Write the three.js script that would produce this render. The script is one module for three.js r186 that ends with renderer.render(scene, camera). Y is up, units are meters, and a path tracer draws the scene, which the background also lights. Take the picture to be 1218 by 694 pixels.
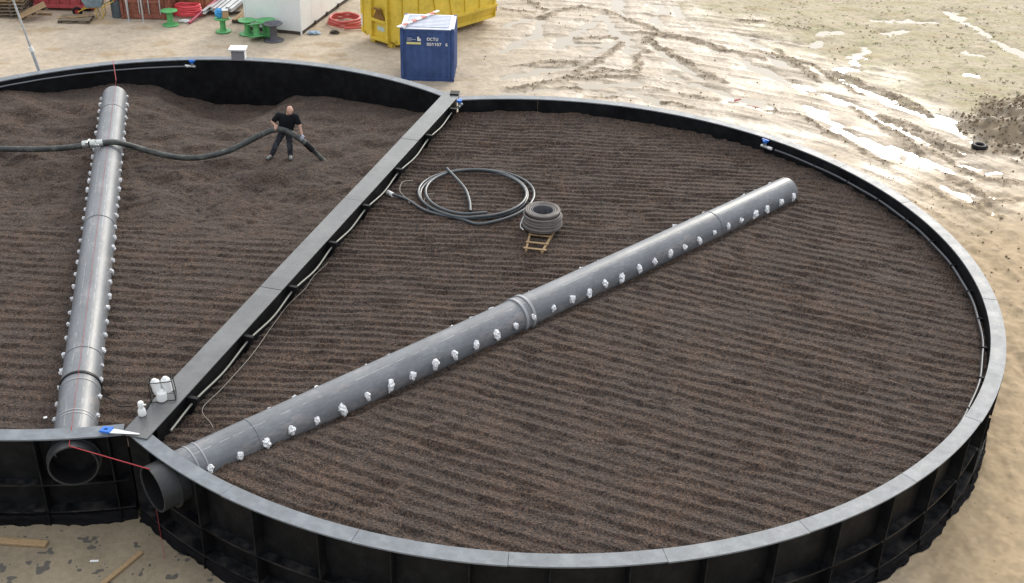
import * as THREE from 'three';
import { mergeGeometries, mergeVertices } from 'three/addons/utils/BufferGeometryUtils.js';
import { RoundedBoxGeometry } from 'three/addons/geometries/RoundedBoxGeometry.js';
import { MarchingCubes } from 'three/addons/objects/MarchingCubes.js';
import { TextGeometry } from 'three/addons/geometries/TextGeometry.js';
import { FontLoader } from 'three/addons/loaders/FontLoader.js';
import { createNoise2D, createNoise3D } from 'simplex-noise';

// ------------------------------------------------------------------ camera, sky, sun, exposure
const scene = new THREE.Scene();
const RAD = Math.PI / 180;
const camera = new THREE.PerspectiveCamera(28.62, 1218 / 694, 0.1, 3000);
camera.position.set(0, 15.6, 0);
camera.rotation.order = 'YXZ';
camera.rotation.set(-30.156 * RAD, 0, 1.856 * RAD);

const SUN_AZ = 20 * RAD, SUN_EL = 25 * RAD;                    // low hazy sun ahead and to the right
const sunDir = new THREE.Vector3(Math.sin(SUN_AZ) * Math.cos(SUN_EL), Math.sin(SUN_EL), -Math.cos(SUN_AZ) * Math.cos(SUN_EL));
{
  const W = 512, Hh = 256, d = new Float32Array(W * Hh * 4), dir = new THREE.Vector3();
  for (let j = 0; j < Hh; j++) for (let i = 0; i < W; i++) {
    const th = ((i + 0.5) / W - 0.5) * 2 * Math.PI, el = ((j + 0.5) / Hh - 0.5) * Math.PI;
    dir.set(Math.cos(el) * Math.cos(th), Math.sin(el), Math.cos(el) * Math.sin(th));
    const g = dir.angleTo(sunDir) / RAD, up = Math.max(0, Math.sin(el));
    const over = 0.60 + 0.42 * up, glow = 1.7 * Math.exp(-((g / 24) ** 2)) + 0.6 * Math.exp(-((g / 55) ** 2));
    const k = (j * W + i) * 4;
    if (el < -0.02) { d[k] = 0.3; d[k + 1] = 0.27; d[k + 2] = 0.22; } else { d[k] = over * 0.95 + glow; d[k + 1] = over * 0.99 + glow * 0.98; d[k + 2] = over * 1.06 + glow * 0.93; }
    d[k + 3] = 1;
  }
  const t = new THREE.DataTexture(d, W, Hh, THREE.RGBAFormat, THREE.FloatType);
  t.mapping = THREE.EquirectangularReflectionMapping; t.magFilter = t.minFilter = THREE.LinearFilter; t.wrapS = THREE.RepeatWrapping; t.needsUpdate = true;
  scene.background = t; scene.environment = t;
}
const sun = new THREE.DirectionalLight(0xfff4e4, 1.35);
sun.position.set(-2, 0, -30).addScaledVector(sunDir, 80); sun.target.position.set(-2, 0, -30);
sun.castShadow = true; sun.shadow.radius = 30;
Object.assign(sun.shadow.camera, { left: -45, right: 45, top: 45, bottom: -45, near: 1, far: 220 });
sun.shadow.mapSize.set(4096, 4096);
scene.add(sun, sun.target);

const renderer = new THREE.WebGLRenderer({ antialias: true });
renderer.toneMapping = THREE.LinearToneMapping;
renderer.toneMappingExposure = 1.24;
renderer.shadowMap.enabled = true;

// ------------------------------------------------------------------ helpers
function rng(seed) { return () => { seed = (seed + 0x6d2b79f5) | 0; let t = Math.imul(seed ^ (seed >>> 15), 1 | seed); t = (t + Math.imul(t ^ (t >>> 7), 61 | t)) ^ t; return ((t ^ (t >>> 14)) >>> 0) / 4294967296; }; }
const R0 = rng(11);
const n2 = createNoise2D(rng(3)), n2b = createNoise2D(rng(8)), n3 = createNoise3D(rng(5));
const V = (x, y, z) => new THREE.Vector3(x, y, z);
const clamp = (x, a, b) => Math.min(b, Math.max(a, x));
const sstep = (a, b, x) => { const t = clamp((x - a) / (b - a), 0, 1); return t * t * (3 - 2 * t); };
const lerp = (a, b, t) => a + (b - a) * t;
const fbm = (x, y) => n2(x, y) * 0.55 + n2(x * 2.1 + 7, y * 2.1 - 3) * 0.3 + n2(x * 4.3 - 5, y * 4.3 + 11) * 0.15;
const used = new Map();
function numbered(n) { const k = used.get(n) || 0; used.set(n, k + 1); return k ? n + '_' + String(k).padStart(3, '0') : n; }
function shade(o) { o.traverse((m) => { if (m.isMesh) { m.castShadow = true; m.receiveShadow = true; } }); return o; }
function part(name, geo, mat, parent) { const m = new THREE.Mesh(geo, mat); m.name = name; m.castShadow = m.receiveShadow = true; parent.add(m); return m; }
function thing(name, label, category, pos = [0, 0, 0], turn = 0, group) {
  const o = new THREE.Group(); o.name = numbered(name); o.position.set(...pos); o.rotation.y = turn; o.userData = { label, category }; if (group) o.userData.group = group; scene.add(o); return o;
}
function solo(name, geo, mat, label, category, group, kind) {
  const m = new THREE.Mesh(geo, mat); m.name = numbered(name); m.castShadow = m.receiveShadow = true; m.userData = { label, category };
  if (group) m.userData.group = group; if (kind) m.userData.kind = kind; scene.add(m); return m;
}
function dup(src, label, pos, turn, group) { const c = src.clone(); c.name = numbered(src.name.replace(/_\d{3}$/, '')); c.userData = { ...src.userData, label }; if (group) c.userData.group = group; c.position.set(...pos); c.rotation.y = turn; scene.add(c); return c; }
// uv in metres, by the way each face points
function muv(g) {
  if (g.index) g = g.toNonIndexed();
  const p = g.attributes.position, n = g.attributes.normal, uv = new Float32Array(p.count * 2);
  for (let i = 0; i < p.count; i++) {
    const x = Math.abs(n.getX(i)), y = Math.abs(n.getY(i)), z = Math.abs(n.getZ(i));
    if (y >= x && y >= z) { uv[2 * i] = p.getX(i); uv[2 * i + 1] = p.getZ(i); } else if (x >= z) { uv[2 * i] = p.getZ(i); uv[2 * i + 1] = p.getY(i); } else { uv[2 * i] = p.getX(i); uv[2 * i + 1] = p.getY(i); }
  }
  g.setAttribute('uv', new THREE.BufferAttribute(uv, 2));
  for (const k of Object.keys(g.attributes)) if (!['position', 'normal', 'uv'].includes(k)) g.deleteAttribute(k);
  return g;
}
function bx(w, h, d, x = 0, y = 0, z = 0, ry = 0, rx = 0, rz = 0, bev = 0.012) {
  const r = Math.min(bev, w / 3, h / 3, d / 3);
  const g = muv(bev > 0 ? new RoundedBoxGeometry(w, h, d, 1, r) : new THREE.BoxGeometry(w, h, d));
  if (rx) g.rotateX(rx); if (rz) g.rotateZ(rz); if (ry) g.rotateY(ry);
  return g.translate(x, y, z);
}
const cyl = (rt, rb, h, x, y, z, seg = 20) => muv(new THREE.CylinderGeometry(rt, rb, h, seg)).translate(x, y, z);
function tube(pts, r, n = 60, seg = 8, closed = false) { return muv(new THREE.TubeGeometry(new THREE.CatmullRomCurve3(pts.map((p) => (p.isVector3 ? p : V(...p))), closed, 'centripetal'), n, r, seg, closed)); }
function bar(a, b, r, seg = 8) { return tube([V(...a), V(...a).lerp(V(...b), 0.5), V(...b)], r, 2, seg); }
function capped(a, b, r, seg = 12) { // a solid round bar with closed ends
  const A = V(...a), B = V(...b), L = A.distanceTo(B), g = muv(new THREE.CylinderGeometry(r, r, L, seg));
  g.applyQuaternion(new THREE.Quaternion().setFromUnitVectors(V(0, 1, 0), B.clone().sub(A).normalize())); const m = A.add(B).multiplyScalar(0.5); return g.translate(m.x, m.y, m.z);
}
const merge = (l) => mergeGeometries(l.map((g) => (g.index ? g.toNonIndexed() : g)));
// annular sector solid about (cx, cz)
function sector(cx, cz, r0, r1, y0, y1, a0, a1, n) {
  const P = [], N = [], U = [];
  const q = (a, b, c, d, nf, uf) => { for (const v of [a, b, c, a, c, d]) { P.push(...v); N.push(...nf(v)); U.push(...uf(v)); } };
  const pt = (r, a, y) => [cx + r * Math.cos(a), y, cz + r * Math.sin(a)];
  const rad = (s) => (v) => { const x = v[0] - cx, z = v[2] - cz, l = Math.hypot(x, z); return [s * x / l, 0, s * z / l]; };
  const uTop = (v) => { const x = v[0] - cx, z = v[2] - cz; return [Math.atan2(z, x) * r1, Math.hypot(x, z)]; }, uSide = (v) => [Math.atan2(v[2] - cz, v[0] - cx) * r1, v[1]];
  for (let i = 0; i < n; i++) {
    const a = lerp(a0, a1, i / n), b = lerp(a0, a1, (i + 1) / n);
    q(pt(r0, a, y1), pt(r0, b, y1), pt(r1, b, y1), pt(r1, a, y1), () => [0, 1, 0], uTop);
    q(pt(r0, a, y0), pt(r1, a, y0), pt(r1, b, y0), pt(r0, b, y0), () => [0, -1, 0], uTop);
    q(pt(r1, a, y0), pt(r1, a, y1), pt(r1, b, y1), pt(r1, b, y0), rad(1), uSide);
    q(pt(r0, a, y0), pt(r0, b, y0), pt(r0, b, y1), pt(r0, a, y1), rad(-1), uSide);
  }
  for (const [a, s] of [[a0, -1], [a1, 1]]) { const nn = [-s * Math.sin(a), 0, s * Math.cos(a)], ra = s < 0 ? r0 : r1, rb = s < 0 ? r1 : r0; q(pt(ra, a, y0), pt(ra, a, y1), pt(rb, a, y1), pt(rb, a, y0), () => nn, (v) => [Math.hypot(v[0] - cx, v[2] - cz), v[1]]); }
  const g = new THREE.BufferGeometry();
  g.setAttribute('position', new THREE.Float32BufferAttribute(P, 3)); g.setAttribute('normal', new THREE.Float32BufferAttribute(N, 3)); g.setAttribute('uv', new THREE.Float32BufferAttribute(U, 2));
  return g;
}
// ------------------------------------------------------------------ textures
const s8 = (v) => Math.round(255 * (v <= 0 ? 0 : v >= 1 ? 1 : v <= 0.0031308 ? v * 12.92 : 1.055 * v ** (1 / 2.4) - 0.055));
function tex(n, metres, f, colour = true, m = n) {       // f(i, j) -> [r, g, b] linear
  const d = new Uint8Array(n * m * 4);
  for (let j = 0; j < m; j++) for (let i = 0; i < n; i++) { const c = f(i, j), k = (j * n + i) * 4; for (let q = 0; q < 3; q++) d[k + q] = colour ? s8(c[q]) : Math.round(255 * clamp(c[q], 0, 1)); d[k + 3] = 255; }
  const t = new THREE.DataTexture(d, n, m); t.wrapS = t.wrapT = THREE.RepeatWrapping; t.magFilter = THREE.LinearFilter; t.minFilter = THREE.LinearMipmapLinearFilter; t.generateMipmaps = true;
  if (colour) t.colorSpace = THREE.SRGBColorSpace; t.repeat.set(1 / metres, 1 / metres); t.needsUpdate = true; return t;
}
// seamless value noise on a torus of n cells
function tnoise(n, cells, seed) {
  const r = rng(seed), g = Float32Array.from({ length: cells * cells }, () => r());
  return (i, j) => { const x = i / n * cells, y = j / n * cells, xi = Math.floor(x), yi = Math.floor(y), fx = x - xi, fy = y - yi, sx = fx * fx * (3 - 2 * fx), sy = fy * fy * (3 - 2 * fy);
    const at = (a, b) => g[((b % cells + cells) % cells) * cells + ((a % cells + cells) % cells)];
    return lerp(lerp(at(xi, yi), at(xi + 1, yi), sx), lerp(at(xi, yi + 1), at(xi + 1, yi + 1), sx), sy); };
}
function blotch(n, metres, base, amp, specks, seed, tint = [1, 1, 1]) {
  const a = tnoise(n, 6, seed), b = tnoise(n, 24, seed + 1), c = tnoise(n, 96, seed + 2), r = rng(seed + 3);
  return tex(n, metres, (i, j) => { const v = 1 + amp * ((a(i, j) - 0.5) * 1.2 + (b(i, j) - 0.5) * 0.9 + (c(i, j) - 0.5) * 0.6), s = r() < specks ? 1.7 : 1; const k = clamp((a(i, j) + b(i, j)) - 0.9, 0, 1) * amp; return base.map((x, q) => x * v * s * lerp(1, tint[q], k)); });
}
function roughTex(n, metres, lo, hi, seed) { const a = tnoise(n, 8, seed), b = tnoise(n, 40, seed + 1), c = tnoise(n, 128, seed + 2); return tex(n, metres, (i, j) => { const v = lerp(lo, hi, clamp(a(i, j) * 0.5 + b(i, j) * 0.35 + c(i, j) * 0.15, 0, 1)); return [v, v, v]; }, false); }
function bumpTex(n, metres, seed, cells = [32, 128, 256]) { const f = cells.map((c, i) => tnoise(n, c, seed + i)); return tex(n, metres, (i, j) => { const v = f[0](i, j) * 0.4 + f[1](i, j) * 0.35 + f[2](i, j) * 0.25; return [v, v, v]; }, false); }
const mat = (o) => new (o.specularIntensity === undefined ? THREE.MeshStandardMaterial : THREE.MeshPhysicalMaterial)({ side: THREE.DoubleSide, ...o });
const lin = (r, g, b) => new THREE.Color().setRGB(r, g, b);

const bumpA = bumpTex(512, 2, 91), bumpB = bumpTex(512, 0.6, 77);
const M = {
  rim: mat({ map: blotch(512, 2.4, [0.155, 0.172, 0.19], 0.22, 0.004, 21, [1.7, 1.65, 1.55]), roughnessMap: roughTex(512, 1.7, 0.42, 0.58, 31), roughness: 1, bumpMap: bumpA, bumpScale: 0.002 }),
  wall: mat({ specularIntensity: 0.3, map: blotch(512, 4, [0.008, 0.0085, 0.0095], 0.6, 0.003, 22, [1.7, 1.6, 1.4]), roughnessMap: roughTex(512, 3, 0.35, 0.7, 32), roughness: 1, bumpMap: bumpA, bumpScale: 0.003 }),
  ledge: mat({ specularIntensity: 0.35, map: blotch(512, 3, [0.012, 0.0125, 0.014], 0.9, 0.008, 23, [2.4, 2.1, 1.7]), roughnessMap: roughTex(512, 2.2, 0.12, 0.6, 33), roughness: 1, bumpMap: bumpA, bumpScale: 0.004 }),
  liner: mat({ specularIntensity: 0.15, color: lin(0.006, 0.006, 0.007), roughnessMap: roughTex(256, 1.5, 0.4, 0.8, 34), roughness: 1, bumpMap: bumpA, bumpScale: 0.01 }),
  beam: mat({ map: blotch(512, 4.5, [0.12, 0.124, 0.124], 0.25, 0.003, 24, [1.5, 1.45, 1.35]), roughnessMap: roughTex(512, 3, 0.22, 0.36, 35), roughness: 1, bumpMap: bumpA, bumpScale: 0.002 }),
  black: mat({ specularIntensity: 0.4, color: lin(0.01, 0.01, 0.011), roughness: 0.5 }),
  conduit: mat({ color: lin(0.24, 0.24, 0.21), roughness: 0.4 }),
  conduitGrey: mat({ color: lin(0.13, 0.14, 0.15), roughness: 0.4 }),
  conduitDark: mat({ color: lin(0.06, 0.065, 0.075), roughness: 0.35 }),
  blue: mat({ color: lin(0.02, 0.16, 0.6), roughness: 0.4 }),
  white: mat({ color: lin(0.78, 0.79, 0.78), roughness: 0.45 }),
  whiteBag: new THREE.MeshPhysicalMaterial({ color: lin(0.8, 0.81, 0.82), roughness: 0.35, clearcoat: 0.3, side: THREE.DoubleSide }),
  hose: mat({ map: blotch(256, 1.2, [0.045, 0.05, 0.047], 0.8, 0, 41, [1.8, 1.7, 1.5]), roughness: 0.62, bumpMap: bumpB, bumpScale: 0.002 }),
  hoseGloss: mat({ color: lin(0.055, 0.065, 0.072), roughness: 0.32 }),
  alu: mat({ color: lin(0.5, 0.52, 0.5), metalness: 0.8, roughness: 0.35 }),
  red: mat({ color: lin(0.34, 0.025, 0.035), roughness: 0.6 }),
  redHose: mat({ color: lin(0.75, 0.08, 0.1), roughness: 0.4 }),
  pinkHose: mat({ color: lin(0.55, 0.1, 0.09), roughness: 0.45 }),
  wood: mat({ map: (() => { const a = tnoise(256, 5, 51), b = tnoise(256, 60, 52); return tex(256, 0.8, (i, j) => { const g = 0.5 + 0.5 * Math.sin((j / 256 * 26 + a(i, j) * 5) * 2 * Math.PI); const v = 0.8 + 0.3 * g + (b(i, j) - 0.5) * 0.4; return [0.34 * v, 0.23 * v, 0.12 * v]; }); })(), roughness: 0.8 }),
  woodGrey: mat({ map: (() => { const a = tnoise(256, 5, 53), b = tnoise(256, 60, 54); return tex(256, 0.8, (i, j) => { const g = 0.5 + 0.5 * Math.sin((j / 256 * 26 + a(i, j) * 5) * 2 * Math.PI); const v = 0.7 + 0.35 * g + (b(i, j) - 0.5) * 0.5; return [0.26 * v, 0.21 * v, 0.15 * v]; }); })(), roughness: 0.85 }),
  woodDark: mat({ color: lin(0.07, 0.055, 0.045), roughness: 0.85 }),
  wire: mat({ color: lin(0.25, 0.23, 0.2), roughness: 0.5 }),
  green: mat({ map: blotch(256, 1, [0.1, 0.38, 0.13], 0.25, 0.005, 61, [1.5, 1.2, 1.3]), roughness: 0.5 }),
  greySpool: mat({ map: blotch(256, 1, [0.1, 0.1, 0.115], 0.4, 0.01, 62, [1.5, 1.4, 1.3]), roughness: 0.6 }),
  yellow: mat({ map: blotch(512, 3, [0.74, 0.54, 0.06], 0.22, 0.002, 63, [0.7, 0.55, 0.9]), roughness: 0.42 }),
  yellowRust: mat({ map: blotch(256, 0.7, [0.22, 0.12, 0.03], 0.9, 0.01, 64, [0.5, 0.4, 0.4]), roughness: 0.8 }),
  cblue: mat({ map: blotch(512, 3, [0.036, 0.08, 0.23], 0.25, 0.003, 65, [1.6, 1.4, 1.1]), roughness: 0.45 }),
  cabin: mat({ map: blotch(512, 4, [0.84, 0.87, 0.87], 0.05, 0.001, 66, [0.8, 0.76, 0.7]), roughness: 0.4 }),
  rust: mat({ map: blotch(256, 2, [0.27, 0.09, 0.055], 0.7, 0.006, 67, [0.6, 0.8, 1.1]), roughness: 0.75 }),
  orange: mat({ map: blotch(256, 2, [0.4, 0.16, 0.08], 0.5, 0.006, 68, [0.7, 0.8, 1]), roughness: 0.7 }),
  redSteel: mat({ map: blotch(256, 2, [0.42, 0.07, 0.075], 0.5, 0.004, 69, [0.7, 0.9, 1]), roughness: 0.6 }),
  steel: mat({ map: blotch(256, 1.5, [0.52, 0.54, 0.55], 0.25, 0.004, 70, [0.8, 0.78, 0.7]), roughness: 0.45, metalness: 0.3 }),
  bluegrey: mat({ map: blotch(256, 1, [0.16, 0.22, 0.26], 0.4, 0.004, 71, [1.3, 1.2, 1]), roughness: 0.5 }),
  drum: mat({ color: lin(0.07, 0.1, 0.12), roughness: 0.3 }),
  yellowFrame: mat({ color: lin(0.6, 0.42, 0.05), roughness: 0.5 }),
  purple: mat({ color: lin(0.4, 0.06, 0.11), roughness: 0.5 }),
  roll: mat({ map: blotch(256, 1, [0.13, 0.115, 0.105], 0.4, 0.004, 72, [1.4, 1.3, 1.3]), roughness: 0.6 }),
  mirror: mat({ color: lin(0.55, 0.5, 0.52), roughness: 0.5 }),
};
// ------------------------------------------------------------------ ground: one sheet, with ruts and berms pressed into it
const GX = -28, GZ = -64, GS = 58, GN = 1024;
const berm = new Float32Array(GN * GN), rut = new Float32Array(GN * GN);
function stamp(grid, pts, w, amp) {
  const P = []; for (let i = 0; i < pts.length; i += 2) P.push([pts[i], pts[i + 1]]);
  for (let s = 0; s < P.length - 1; s++) {
    const [ax, az] = P[s], [bx_, bz] = P[s + 1], m = w * 3;
    const i0 = Math.max(0, Math.floor((Math.min(ax, bx_) - m - GX) / GS * GN)), i1 = Math.min(GN - 1, Math.ceil((Math.max(ax, bx_) + m - GX) / GS * GN));
    const j0 = Math.max(0, Math.floor((Math.min(az, bz) - m - GZ) / GS * GN)), j1 = Math.min(GN - 1, Math.ceil((Math.max(az, bz) + m - GZ) / GS * GN));
    const dx = bx_ - ax, dz = bz - az, L2 = dx * dx + dz * dz || 1e-6;
    for (let j = j0; j <= j1; j++) for (let i = i0; i <= i1; i++) {
      let x = GX + (i + 0.5) / GN * GS, z = GZ + (j + 0.5) / GN * GS;
      x += 0.14 * n2(x * 0.7, z * 0.7) + 0.05 * n2(x * 2.3 + 9, z * 2.3); z += 0.14 * n2(x * 0.7 + 31, z * 0.7) + 0.05 * n2(x * 2.3, z * 2.3 + 17);
      const t = clamp(((x - ax) * dx + (z - az) * dz) / L2, 0, 1), d = Math.hypot(x - ax - t * dx, z - az - t * dz);
      const ww = w * (1 + 0.35 * n2(x * 0.9 + 50, z * 0.9)), v = amp * Math.exp(-((d / ww) ** 2)) * (0.85 + 0.25 * n2(x * 1.7, z * 1.7 - 20));
      const k = j * GN + i; if (v > grid[k]) grid[k] = v;
    }
  }
}
const berms = [
  [4.4, -49.0, 3.9, -47.3, 3.1, -45.8, 2.3, -44.6, 1.8, -43.7, 0.9, -43.2, -0.5, -42.5], [5.4, -47.9, 5.0, -46.7, 4.8, -45.5, 4.9, -44.5], [5.6, -49.6, 6.6, -47.3, 7.4, -45.6, 8.2, -44.1],
  [4.9, -50.4, 6.0, -50.2, 5.3, -48.6], [2.6, -54.1, 4.0, -53.6, 5.1, -52.3, 6.4, -50.4, 7.7, -49.6, 8.8, -48.5], [6.4, -50.3, 7.6, -49.3, 8.8, -48.3, 10.4, -47.2], [-0.2, -45.1, 0.7, -45.6, 2.4, -46.0],
  [1.8, -43.7, 3.5, -45.0, 4.7, -44.9], [2.6, -44.0, 3.8, -44.4, 4.7, -44.3], [5.1, -43.2, 5.8, -42.9], [5.5, -41.7, 6.1, -41.6, 6.6, -41.2], [6.5, -42.5, 7.7, -42.1], [2.4, -49.1, 3.4, -49.3, 4.2, -49.7],
  [0.9, -52.1, 1.7, -53.1, 2.8, -53.9], [-0.8, -53.1, 0.5, -53.0], [1.7, -42.9, 2.4, -42.6], [2.8, -42.0, 3.7, -41.8], [0.2, -54.7, 1.2, -53.3], [10.4, -48.3, 12.3, -46.6, 13.5, -43.3], [11.2, -48.4, 12.2, -44.5],
  [13.0, -45.8, 14.9, -43.1, 15.6, -41.6], [13.8, -40.7, 14.8, -38.9, 15.5, -37.4], [9.7, -41.3, 10.6, -40.4, 11.5, -38.6, 12.7, -36.4], [10.2, -52.6, 11.5, -52.3, 13.1, -51.4], [12.7, -42.1, 13.7, -39.0, 14.3, -37.3],
  [14.5, -43.5, 15.1, -42.2, 15.7, -41.2], [13.8, -40.9, 14.6, -40.0, 15.4, -38.4, 16.2, -37.7, 17.9, -37.5], [13.6, -40.1, 14.1, -38.3, 15.0, -37.0, 15.5, -35.2, 17.0, -35.0], [14.6, -35.5, 15.3, -34.0], [13.5, -34.4, 14.2, -33.1, 15.2, -32.4], [14.3, -33.1, 16.5, -33.8]];
const ruts = [
  [0.9, -52.4, 0.8, -50.8, 0.7, -49.4, 0.1, -48.6, -0.7, -47.1], [3.9, -52.5, 4.2, -50.6, 4.7, -48.8, 4.7, -47.6, 5.2, -47.8], [1.7, -48.0, 2.5, -50.1, 3.4, -51.9, 3.9, -52.8], [2.3, -48.3, 4.3, -48.8], [3.0, -47.2, 4.0, -48.3],
  [5.8, -48.7, 6.6, -46.4, 7.4, -44.5], [2.9, -42.0, 4.4, -42.8, 5.4, -41.5], [2.4, -43.2, 4.6, -43.6], [-0.6, -43.7, 0.9, -44.9, 2.4, -45.6], [-0.7, -50.6, 0.2, -51.8], [4.8, -55.5, 4.5, -53.7, 4.9, -52.3, 6.3, -50.8], [6.6, -53.9, 6.1, -52.4, 6.5, -51.6],
  [7.5, -54.9, 7.5, -52.9], [6.6, -54.8, 6.8, -53.4], [6.5, -50.0, 8.0, -49.2, 8.8, -48.0], [6.0, -44.8, 8.0, -42.9, 10, -41], [-0.5, -42.1, 1.2, -42.7], [20.8, -55.3, 21.2, -53.0, 21.5, -50.8, 22.1, -48.9, 23, -46], [16.8, -53.5, 19.6, -53.4], [16.6, -51.4, 17.8, -52.0],
  [15.2, -49.2, 14.2, -47.1], [12.5, -49.1, 13.4, -49.8], [13.8, -51.1, 14.5, -51.5], [13.4, -46.1, 13.9, -46.2], [19.7, -48.9, 20.1, -48.7], [18.4, -46.3, 18.8, -46.0], [12.9, -45.3, 13.8, -43.6, 14.7, -42.0, 15.7, -40.9, 16.2, -39.7, 16.7, -38.4],
  [10.9, -44.4, 12.4, -42.6, 13.5, -40.9, 14.3, -39.1, 15.6, -37.6], [9.9, -50.3, 10.5, -49.0], [10.5, -50.2, 11.2, -49.8], [10.8, -47.1, 11.1, -46.5], [9.3, -47.0, 10.3, -45.5, 11.3, -43.3], [11.1, -41.7, 11.9, -39.3, 13.1, -37.2],
  [14.4, -43.2, 15.1, -42.0, 16.0, -41.1, 16.5, -39.8, 16.9, -39.2], [16.8, -39.2, 17.4, -38.2], [13.7, -40.6, 14.7, -38.9, 15.6, -37.5], [15.1, -36.6, 15.9, -36.1, 16.5, -35.8], [13.3, -37.9, 14.0, -36.7, 14.6, -35.8, 15.0, -34.1, 15.8, -33.9], [14.2, -35.1, 14.8, -33.4, 15.0, -32.6]];
for (const b of berms) stamp(berm, b, 0.2, 1);
for (const b of ruts) stamp(rut, b, b[0] > 12 && b[1] < -46 ? 0.45 : 0.33, b[0] > 12 && b[1] < -46 ? 1.15 : 0.95);
// wheel tracks along the road round the far side of the tank
for (let k = 0; k < 5; k++) { const pts = []; for (let a = -62; a <= 12; a += 6) pts.push(0.57 + (12.1 + k * 0.75 + 0.3 * Math.sin(a * 0.05 + k)) * Math.cos(a * RAD), -25.04 + (12.1 + k * 0.75) * Math.sin(a * RAD)); stamp(k % 2 ? berm : rut, pts, k % 2 ? 0.12 : 0.2, 0.55); }
const grid = (g, x, z) => { const u = (x - GX) / GS * GN - 0.5, v = (z - GZ) / GS * GN - 0.5; if (u < 1 || v < 1 || u > GN - 3 || v > GN - 3) return 0; const i = Math.floor(u), j = Math.floor(v), a = u - i, b = v - j, k = j * GN + i; return lerp(lerp(g[k], g[k + 1], a), lerp(g[k + GN], g[k + GN + 1], a), b); };
const field = (x, z) => ((x - 6.5) * 16 - (z + 56) * 10.5) / 19.1;               // > 0 on the rough grass beyond the track
const wetZone = (x, z) => { const d = field(x, z) + 1.2 * n2(x * 0.2, z * 0.2); return sstep(-6, 4, x + (z + 46) * -0.1 + 2.5 * fbm(x * 0.25 + 3, z * 0.5)) * sstep(-17, -11, d) * (1 - sstep(0.5, 3, d)) * sstep(-29, -35, z); };
const mound = (x, z) => { const a = (x - 20.4) / 4.4, b = (z + 39.6) / 3.9, r = Math.hypot(a, b) + 0.14 * n2(x * 0.8, z * 0.8); return 1 - sstep(0.25, 1.0, r); };
const ring = (x, z) => { const dx = x - 0.57, dz = z + 25.04, r = Math.hypot(dx, dz), a = Math.atan2(dz, dx) * 14; return 0.6 * n2b(a * 0.16, r * 1.5) + 0.4 * n2b(a * 0.4 + 30, r * 3.6); };   // tyre streaks following the track
const RI = 10.7, RO = 11.0, C1 = [0.569, -25.045], C2 = [-9.832, -27.933];
function groundH(x, z) {
  const f = sstep(-1, 2, field(x, z)), w = wetZone(x, z), m = mound(x, z), near = sstep(-38, -30, z) * sstep(3, 7, x);
  let h = 0.05 + 0.02 * fbm(x * 0.25, z * 0.25) + 0.012 * n2(x * 1.3, z * 1.3) + 0.006 * n2(x * 4, z * 4);
  h -= w * (0.012 + 0.02 * n2(x * 0.3 + 4, z * 0.3)) + 0.0;
  h += f * (0.05 * fbm(x * 0.5, z * 0.5) + 0.02 * n2(x * 3, z * 3) + 0.02);
  h += near * (0.07 + 0.06 * fbm(x * 0.8, z * 0.8) + 0.05 * n2(x * 1.9, z * 1.9) * (0.5 + 0.5 * n2(x * 0.5, z * 0.5)) + 0.028 * Math.max(0, n2(x * 3.6, z * 3.6)) + 0.014 * n2(x * 7, z * 7));
  const b = grid(berm, x, z) * (0.7 + 0.5 * n2b(x * 3.3, z * 3.3)), r = grid(rut, x, z);
  h += w * 0.045 * ring(x, z);
  h += b * (0.07 + 0.045 * n2(x * 4, z * 4) + 0.03 * n2(x * 10, z * 10)) - r * (0.13 + 0.02 * n2(x * 2, z * 2)) * (1 - b);
  h += m * (0.85 + 0.2 * fbm(x * 1.1, z * 1.1) + 0.09 * n2(x * 3.4, z * 3.4) + 0.07 * n2(x * 8, z * 8));
  return h;
}
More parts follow.
